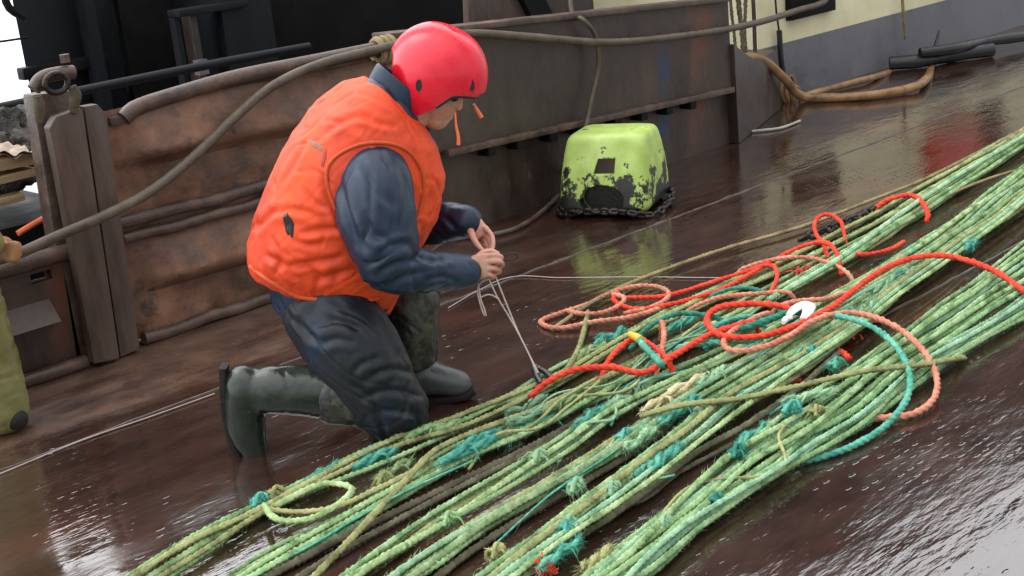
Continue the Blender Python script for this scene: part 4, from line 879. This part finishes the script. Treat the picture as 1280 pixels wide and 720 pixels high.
# --- jacket (sleeves, collar, skirt)
mb = MB()
limb(mb, [M(472, 203, .06), M(470, 226, .005), M(469, 260, -.04), M(478, 305, -.06)], [.092, .112, .12, .11], 24)
limb(mb, [M(478, 305, -.075), M(486, 332, -.06), M(520, 339, .0), M(556, 339, .06), M(584, 338, .10)], [.105, .085, .075, .066, .054], 24)
limb(mb, [M(505, 195, .3), M(515, 250, .42), M(525, 285, .42)], [.11, .1, .085], 24)
limb(mb, [M(525, 285, .42), M(555, 278, .34), M(583, 277, .268)], [.078, .066, .052], 24)
tors = [sec((345, 392, .1), (475, 392, .24), .17, up_), sec((338, 340, .1), (495, 350, .24), .18, up_), sec((350, 250, .1), (535, 260, .24), .19, up_), sec((380, 180, .1), (535, 200, .24), .19, up_), sec((430, 120, .12), (525, 160, .22), .13, up_), sec((468, 100, .14), (522, 145, .23), .082, up_)]
loft(mb, tors, 36, 2.2)
me = remesh(mb, .006, 10)
SHP, ELP = Vector(M(480, 330, -.06)), 0
armA = Vector(M(484, 325, -.06) - M(468, 215, 0)); foreA = Vector(M(580, 338, .09) - M(500, 338, -.03)); elb = Vector(M(492, 336, -.05))
folds(me, .009, 6, armA, 2.6, 1, width=.08)
folds(me, .004, 13, armA, 4, 2, width=.12)
folds(me, .009, 16, Vector(M(520, 300, 0) - M(480, 350, 0)), 2.5, 4, fn=lambda c: max(0, 1 - (c - elb).length / .16), width=.2)
crease(me, [([(452, 205), (470, 235), (496, 262)], .009, 5), ([(425, 220), (432, 260), (446, 300)], .010, 5), ([(500, 205), (508, 240), (504, 280)], .008, 4), ([(470, 322), (488, 308), (512, 302)], .011, 4), ([(468, 344), (492, 330), (520, 324)], .011, 4),
            ([(482, 360), (505, 346), (530, 340)], .009, 4), ([(515, 318), (540, 326), (566, 322)], .008, 3.5), ([(530, 352), (552, 346), (574, 352)], .007, 3), ([(455, 262), (466, 290), (490, 306)], .010, 5), ([(548, 268), (560, 275), (572, 290)], .006, 3)])
jacket = link('jacket', me, 'navy_oilskin', man)
# collar: a standing tube round the neck
mb = MB(); cc = [(M(494, 128, .19), .062), (M(500, 116, .195), .07)]
ax = M(512, 88, .2) - M(488, 138, .19); ax /= np.linalg.norm(ax); cU = np.cross(ax, hV); cU /= np.linalg.norm(cU); cV = np.cross(ax, cU)
v = []; f = []; n = 40
for ri, (dd, rad) in enumerate([(-.03, .102), (.02, .098), (.062, .094), (.068, .088), (.06, .082), (-.03, .085)]):
    for k in range(n):
        a = 2 * math.pi * k / n; wv = 1 + .05 * math.sin(3 * a + 1)
        v.append(M(489, 124, .19) + ax * (dd * (1 + .25 * math.cos(a))) + (cU * math.cos(a) * .9 + cV * math.sin(a) * .8) * rad * wv)
for i in range(5):
    for k in range(n): f.append((i * n + k, i * n + (k + 1) % n, (i + 1) * n + (k + 1) % n, (i + 1) * n + k))
mb.add(v, f); mb.build('collar', 'navy_oilskin', jacket)
mb = MB(); cA, cB = M(580, 338, .092), M(587, 337.7, .103); d = (cB - cA) / np.linalg.norm(cB - cA)
# --- life vest
vs = [sec((309, 338, .12), (484, 384, .26), .185, up_), sec((311, 318, .1), (497, 352, .27), .222, up_), sec((320, 285, .1), (512, 312, .28), .236, up_), sec((338, 236, .1), (541, 258, .29), .24, up_), sec((366, 182, .1), (547, 208, .29), .228, up_), sec((400, 140, .11), (535, 172, .28), .205, up_), sec((438, 109, .13), (522, 152, .25), .15, up_), sec((462, 99, .15), (512, 143, .23), .1, up_)]
mb = MB(); loft(mb, vs, 56, 2.5); me = remesh(mb, .006, 12)
folds(me, .0045, 5.0, M(500, 250, .1) - M(330, 230, .1), 2.2, 5, width=.07)
folds(me, .0038, 11, M(470, 330, .1) - M(340, 230, .1), 4.0, 8, width=.10)
folds(me, .0015, 26, M(470, 250, .1) - M(380, 330, .1), 5.0, 15, width=.14)
hemP = Vector(M(400, 360, 0)); folds(me, .008, 16, M(470, 330, .1) - M(400, 380, .1), 2.0, 9, fn=lambda c: max(0, 1 - (c - hemP).length / .28), width=.16)
crease(me, [([(340, 270), (362, 262), (392, 268)], .009, 4), ([(372, 292), (405, 287), (440, 284)], .010, 4), ([(352, 334), (390, 328), (436, 320)], .011, 4), ([(330, 318), (352, 330), (372, 352)], .009, 4),
            ([(318, 290), (334, 272), (352, 256)], .010, 4), ([(365, 300), (385, 306), (406, 304)], .008, 3.5), ([(395, 350), (425, 342), (452, 336)], .010, 4), ([(405, 215), (410, 245), (428, 280), (440, 305)], .008, 4),
            ([(352, 232), (368, 205), (384, 172)], .007, 4), ([(400, 172), (432, 150), (468, 146)], .008, 4), ([(436, 128), (462, 150), (500, 160)], .006, 3.5), ([(535, 190), (540, 225), (533, 262)], .007, 3.5), ([(380, 235), (392, 252), (412, 262)], .007, 3.5), ([(345, 305), (350, 325), (346, 345)], .007, 3.5)])
vest = link('life_vest', me, 'vest_orange', man)
vb = BVHTree.FromPolygons([v.co + Vector(WLOC[vest.name]) for v in me.vertices], [tuple(p.vertices) for p in me.polygons])
def hit(x, y, lift=.003):
    d = Vector(ray(x, y)).normalized(); h = vb.ray_cast(Vector(CP), d)
    return None if h[0] is None else np.array(h[0] + h[1] * lift)
def patch(name, poly_c, rx, ry, ang, material, lift=.004, n=14, seed=0):
    v = []; f = []
    for i in range(5):
        for k in range(n):
            a = 2 * math.pi * k / n; rad = (i + .001) / 4 * (1 + .22 * math.sin(2 * a + seed) + .15 * math.sin(5 * a + seed * 2))
            x_, y_ = rx * rad * math.cos(a), ry * rad * math.sin(a); q = hit(poly_c[0] + x_ * math.cos(ang) - y_ * math.sin(ang), poly_c[1] + x_ * math.sin(ang) + y_ * math.cos(ang), lift * (1 if i < 4 else .2))
            v.append(q if q is not None else v[-1])
    for i in range(4):
        for k in range(n): f.append((i * n + k, i * n + (k + 1) % n, (i + 1) * n + (k + 1) % n, (i + 1) * n + k))
    mb = MB(); mb.add(v, f); return mb.build(name, material, vest)
patch('tear', (361, 281), 5, 18, -.15, 'helmet_dark', seed=1)
MATS['smear'] = mat('smear', [(.25, .09, .05), (.34, .16, .1)], 12, .7, .2, 60)
patch('dirt_smear', (395, 182), 11, 4, .7, 'smear', .002, seed=3); MATS['smear_red'] = mat('smear_red', [(.3, .03, .01), (.42, .05, .012)], 12, .7, .2, 60); patch('dirt_smear', (405, 198), 3, 10, .15, 'smear_red', .002, seed=4); patch('dirt_smear', (432, 262), 4, 10, .5, 'vest_orange_dark', .002, seed=6)
# armhole and hem piping follow the cloth
def piping(px, r, material):
    pts = [hit(x, y, .002) for x, y in px]; pts = [p for p in pts if p is not None]
    mb = MB(); mb.tube(pts, r, 8, .008); mb.build('piping', material, vest)
piping([(444, 318), (424, 272), (411, 236), (409, 212), (420, 196), (446, 182), (474, 178), (502, 184), (520, 200), (529, 222), (527, 250), (516, 285)], .006, 'vest_orange_dark')
piping([(313, 333), (330, 346), (348, 357), (372, 370), (400, 374), (430, 376), (458, 375), (474, 372)], .007, 'vest_orange_dark')
# --- trousers
mb = MB()
loft(mb, [sec((350, 352, .1), (475, 372, .26), .17, up_), sec((342, 380, .1), (470, 395, .26), .18, up_), sec((370, 412, .08), (465, 420, .26), .17, up_)], 36, 2.2)
limb(mb, [M(412, 392, .085), M(438, 432, .02), M(468, 480, .0), M(492, 512, .0)], [.15, .148, .132, .112], 28)
limb(mb, [M(494, 512, 0), M(474, 505, 0), M(446, 497, 0), M(420, 492, 0)], [.1, .098, .082, .07], 28)
limb(mb, [M(430, 375, .26), M(480, 355, .36), M(522, 345, .37)], [.14, .115, .09], 28)
limb(mb, [M(522, 345, .37), M(517, 385, .35), M(514, 420, .32)], [.09, .085, .075], 28)
me = remesh(mb, .006, 10)
kneeP = Vector(M(490, 510, 0))
folds(me, .009, 6.5, M(500, 520, 0) - M(420, 390, 0), 2.6, 11, width=.08)
folds(me, .004, 14, M(500, 480, 0) - M(420, 430, 0), 3.5, 12, width=.12)
folds(me, .009, 15, M(440, 530, 0) - M(510, 500, 0), 4, 13, width=.12, fn=lambda c: max(0, 1 - (c - kneeP).length / .22))
crease(me, [([(452, 478), (488, 462), (530, 470)], .007, 4), ([(448, 500), (485, 488), (534, 496)], .007, 4), ([(456, 522), (490, 512), (530, 520)], .006, 4), ([(398, 432), (420, 424), (446, 430)], .007, 4.5), ([(372, 395), (386, 418), (410, 432)], .007, 5),
            ([(430, 395), (455, 425), (480, 470)], .006, 5), ([(352, 372), (362, 396), (384, 416)], .006, 4), ([(470, 395), (490, 432), (506, 470)], .006, 5), ([(440, 470), (452, 455), (478, 446)], .006, 4)])
link('trousers', me, 'navy_trousers', man)
# --- near boot
def boot(shaft, srad, foot, frad, sole, mname, cuff=None, sname='boot_sole', sw=.045):
    mb = MB(); limb(mb, [M(*p) for p in shaft], srad, 24); limb(mb, [M(*p) for p in foot], frad, 24)
    me = remesh(mb, .007, 8); folds(me, .0022, 9, None, 1, 21); b = link('boot', me, mname, man)
    A = [np.array(M(*p)) for p in sole]; v = []; f = []
    mb = MB(); secs = []
    for i, q in enumerate(A):
        T = A[min(i + 1, len(A) - 1)] - A[max(i - 1, 0)]; T /= np.linalg.norm(T); nn = np.cross(T, hV); nn /= np.linalg.norm(nn)
        ww = sw * (.75 if i in (0, len(A) - 1) else 1.0); secs.append((q, hV * ww, nn * .013))
    loft(mb, secs, 20, 4); mb.build('sole', sname, b)
    if cuff:
        mb = MB(); limb(mb, [M(*p) for p in cuff[0]], cuff[1], 28); me = remesh(mb, .007, 4); folds(me, .004, 20, None, 1, 23); link('cuff', me, cuff[2], b)
    return b
boot([(440, 492, 0), (400, 489, 0), (355, 487, 0), (318, 486, 0), (304, 480, 0)], [.09, .088, .082, .078, .062], [(306, 486, 0), (305, 515, 0), (309, 543, -.005), (315, 560, -.01)], [.07, .068, .066, .05],
     [(280, 457, 0), (281, 490, 0), (284, 520, 0), (291, 548, -.005), (301, 570, -.01), (318, 583, -.01)], 'boot_green', ([(444, 494, 0), (422, 492, 0)], [.098, .1], 'boot_camo'))
boot([(513, 385, .33), (514, 420, .31), (517, 455, .30)], [.094, .085, .072], [(520, 468, .3), (548, 474, .28), (574, 479, .26)], [.07, .058, .044],
     [(500, 498, .3), (530, 498, .29), (560, 496, .27), (582, 492, .255), (594, 486, .25)], 'boot_grey', ([(513, 378, .33), (514, 410, .31), (516, 442, .30)], [.102, .095, .085], 'boot_camo'))
# --- helmet
hb = M(548, 90, .22)
def HS(p): return hd + f_ * p[0] + l_ * p[1] + u_ * p[2]
RX, RY, RZ = .152, .126, .146
def rim(phi):     # how far below the equator the rim lies, by azimuth (0 = forehead)
    a = abs(math.degrees(phi)); 
    return float(np.interp(a, [0, 30, 48, 62, 80, 105, 125, 150, 180], [.012, .008, .015, .07, .125, .135, .105, .07, .06]))
def helmet_pt(phi, t, lift=0.0):
    """t 0..1 crown to equator, 1..2 equator to rim"""
    if t <= 1:
        th_ = t * math.pi / 2; x, y, z = math.sin(th_) * math.cos(phi), math.sin(th_) * math.sin(phi), math.cos(th_)
        k = 1 + lift; p = np.array([RX * x, RY * y, RZ * z]) * k
        b = .010 * (1 / (1 + math.exp((abs(y) - .42) * 90))) * min(1, t * 3); p *= 1 + b / .15       # raised centre band
        return p
    d = (t - 1) * rim(phi); tp = 1 - 2.2 * d * d / .03 * (.25 if abs(phi) > 2 else .12) - .25 * d
    if abs(phi) > 2.2: tp -= d * 1.6 * (abs(phi) - 2.2)
    k = 1 + lift; return np.array([RX * math.cos(phi) * tp * k, RY * math.sin(phi) * tp * k, -d])
v = []; f = []; NP, NT = 96, 40
for i in range(NT + 1):
    t_ = .02 + (2 - .02) * i / NT
    for k in range(NP): v.append(HS(helmet_pt(2 * math.pi * k / NP - math.pi, t_)))
for i in range(NT):
    for k in range(NP): f.append((i * NP + k, i * NP + (k + 1) % NP, (i + 1) * NP + (k + 1) % NP, (i + 1) * NP + k))
f.append(tuple(range(NP)))
n0 = len(v)
for i in range(NT + 1):
    t_ = .02 + (2 - .02) * i / NT
    for k in range(NP): v.append(HS(helmet_pt(2 * math.pi * k / NP - math.pi, t_, -.085)))
for i in range(NT):
    for k in range(NP): f.append(tuple(n0 + j for j in (i * NP + k, (i + 1) * NP + k, (i + 1) * NP + (k + 1) % NP, i * NP + (k + 1) % NP)))
for k in range(NP): a, b = NT * NP + k, NT * NP + (k + 1) % NP; f.append((a, b, n0 + b, n0 + a))
mb = MB(); mb.add(v, f); hel = mb.build('helmet', 'helmet_red', man)
def vent_at(phi, t, w_, h_, ang=0.0):
    v = []; n = 18; mbv = MB()
    for lift, sc in ((.012, 1.0), (.012, .55), (.0, 1.05)):
        pass
    c = helmet_pt(phi, t, .006); e1 = helmet_pt(phi + .05, t, .006) - c; e1 /= np.linalg.norm(e1); e2 = helmet_pt(phi, t - .06, .006) - c; e2 /= np.linalg.norm(e2); nn = np.cross(e1, e2); nn /= np.linalg.norm(nn)
    if nn @ c < 0: nn = -nn
    poly = [HS(c + nn * .001 + (e1 * math.cos(a) * math.cos(ang) + e2 * math.sin(ang) * math.cos(a)) * w_ + (e2 * math.sin(a) * math.cos(ang) - e1 * math.sin(a) * math.sin(ang)) * h_) for a in np.linspace(0, 2 * math.pi, n, endpoint=False)]
    dn = f_ * nn[0] + l_ * nn[1] + u_ * nn[2]
    mbv.prism(poly, -dn * .012); mbv.build('vent', 'helmet_dark', hel)
NEAR = -1   # near side = negative left axis
vent_at(NEAR * math.radians(92), 1.2, .010, .019, .3); vent_at(NEAR * math.radians(28), .86, .008, .018, .25)
vent_at(math.radians(92), 1.2, .010, .019, -.3); vent_at(math.radians(28), .86, .008, .018, -.25)
# rubber rim, chin strap, orange cords
mb = MB(); mb.tube([HS(helmet_pt(math.radians(a), 2.0, -.03)) for a in range(-62, 63, 6)], .006, 8, .01); mb.build('brim_edge', 'helmet_dark', hel)
mb = MB(); mb.tube([H(-.005, -.095, -.10), H(.005, -.085, -.15), H(.03, -.05, -.185), H(.04, 0, -.192), H(.03, .05, -.185), H(.005, .085, -.15)], .0085, 8, .01, flat=2.0); mb.build('chin_strap', 'strap_black', hel)
mb = MB(); mb.tube([M(569, 140, .14), M(570, 155, .14), M(573, 172, .14), M(573, 181, .14)], [.003, .0035, .005, .006], 8, .006); mb.build('cord', 'cord_orange', hel)
mb = MB(); mb.tube([M(592, 130, .26), M(596, 137, .26), M(602, 147, .26)], [.004, .006, .007], 8, .006); mb.build('cord', 'cord_orange', hel)
# twine between the hands and the ropes
mb = MB()
for px in ([(619, 344, .12), (630, 372, .11), (650, 420, .09), (673, 466, .05)], [(611, 348, .12), (622, 372, .115), (640, 402, .1), (660, 440, .07), (671, 466, .05)], [(612, 349, .12), (603, 352, .12), (597, 362, .12), (601, 382, .12), (607, 396, .12), (606, 388, .12), (601, 374, .12), (598, 355, .12)], [(624, 374, .11), (612, 368, .115), (600, 372, .12)]):
    mb.tube([M(*p) for p in px], .0026, 7, .012)
tag(mb.build('twine', 'pink_twine'), 'double pale twine held by the man, tied to the black clip on the ropes', 'twine')
mb = MB(); mb.tube([G(667, 459, .05), G(671, 470, .05), G(677, 480, .04)], .011, 10, .006); mb.tube([G(673, 460, .05), G(683, 466, .05), G(691, 474, .045)], .011, 10, .006); mb.tube([G(667, 460, .05), G(670, 458, .055), G(674, 460, .05)], .009, 10, .004)
tag(mb.build('rope_clip', 'black_rubber'), 'small black clip where the twine meets the red rope', 'clip')
mb = MB(); mb.tube([M(622, 322, .14), M(634, 318, .15), M(645, 317, .155), (M(647, 321, .155)), M(642, 324, .155), M(632, 325, .15)], .0028, 8, .006); tag(mb.build('netting_needle', 'strap_black'), 'slim dark netting needle held in the fingers of the man', 'needle')

# ================================================================== SECOND PERSON, mostly past the left edge
p2 = root('person', tuple(G(-40, 560))); tag(p2, 'person in olive oilskin trousers at left edge, hand on the hose', 'person')
def N2(x, y, off=0):
    d = ray(x, y); return CP + d * ((4.45 + off) / (d @ hV))
mb = MB()
limb(mb, [N2(-95, 150), N2(-85, 200), N2(-75, 300)], [.09, .12, .12]); limb(mb, [N2(-70, 120), N2(-90, 160)], [.06, .07])
ball(mb, N2(-62, 95), (.095, .08, .115), 12); ball(mb, N2(-42, 100), .02, 8); ball(mb, N2(-52, 128), .045, 8)
limb(mb, [N2(-80, 175, -.1), N2(-60, 250, -.15), N2(-5, 308, -.02)], [.05, .045, .028]); limb(mb, [N2(-95, 175, .25), N2(-90, 250, .3), N2(-20, 318, .15)], [.05, .045, .028])
loft(mb, [(N2(-8, 306, -.02), zV * .032, hV * .018), (N2(6, 312, .0), zV * .036, hV * .018), (N2(14, 316, .01), zV * .03, hV * .014)], 20, 2.2)
for k, (y0, L_) in enumerate(((307, 15), (312, 17), (318, 15), (323, 12))): limb(mb, [N2(12, y0, -.01), N2(12 + L_ * .55, y0 - 1, -.02), N2(12 + L_ * .6, y0 + 3, .02)], [.0105, .01, .0085], 10, .005)
limb(mb, [N2(0, 300, .03), N2(10, 302, .05), N2(16, 310, .05)], [.012, .011, .009], 10, .005)
limb(mb, [N2(-75, 320, -.05), N2(-35, 420, -.02), N2(0, 515)], [.09, .06, .045]); limb(mb, [N2(-95, 320, .1), N2(-110, 420, .1), N2(-115, 530, .1)], [.09, .06, .045])
me = remesh(mb, .006, 3); link('body', me, 'skin', p2)
mb = MB(); limb(mb, [N2(-78, 290, .02), N2(-70, 325)], [.18, .17], 24); limb(mb, [N2(-62, 330, -.04), N2(-26, 420, -.02), N2(0, 508, 0)], [.13, .108, .1], 24); limb(mb, [N2(-95, 330, .1), N2(-112, 420, .1), N2(-116, 515, .1)], [.13, .1, .09], 24)
me = remesh(mb, .01, 6); folds(me, .006, 10, None, 1, 31); link('trousers', me, 'oilskin_olive', p2)
mb = MB(); limb(mb, [N2(-90, 165, .05), N2(-84, 220, .05), N2(-78, 300, .02)], [.17, .185, .18], 24); limb(mb, [N2(-80, 180, -.12), N2(-62, 250, -.17), N2(-15, 303, -.04)], [.085, .075, .055], 20); limb(mb, [N2(-95, 180, .25), N2(-90, 250, .3), N2(-35, 312, .17)], [.085, .075, .055], 20)
me = remesh(mb, .01, 6); folds(me, .006, 10, None, 1, 33); link('jacket', me, 'oilskin_olive', p2)
for (x, y, o_) in ((0, 0, 0), (-116, 18, .1)):
    mb = MB(); limb(mb, [N2(-2 + x, 495 + y, o_), N2(0 + x, 512 + y, o_)], [.07, .075], 20); limb(mb, [N2(0 + x, 516 + y, o_), N2(12 + x, 521 + y, o_ - .02), N2(22 + x, 524 + y, o_ - .04)], [.062, .048, .038], 20); me = remesh(mb, .009, 5); link('boot', me, 'boot_sole', p2)
mb = MB(); ball(mb, N2(-64, 88), (.105, .09, .105), 12); me = remesh(mb, .01, 2); link('knit_cap', me, 'navy_trousers', p2)
mb = MB(); loft(mb, [(N2(-30, 300, -.07), zV * .04, hV * .03), (N2(-8, 306, -.02), zV * .038, hV * .026), (N2(6, 312, .0), zV * .042, hV * .026), (N2(14, 316, .01), zV * .036, hV * .022)], 20, 2.2)
for k, (y0, L_) in enumerate(((307, 15), (312, 17), (318, 15), (323, 12))): limb(mb, [N2(10, y0, -.01), N2(12 + L_ * .55, y0 - 1, -.02), N2(12 + L_ * .6, y0 + 3, .02)], [.0145, .014, .012], 10, .006)
limb(mb, [N2(0, 300, .03), N2(10, 302, .05), N2(16, 310, .05)], [.016, .015, .012], 10, .006); me = remesh(mb, .006, 4)
MATS['glove'] = mat('glove', [(.25, .12, .05), (.4, .2, .09)], 9, .6, .2, 60); link('glove', me, 'glove', p2)
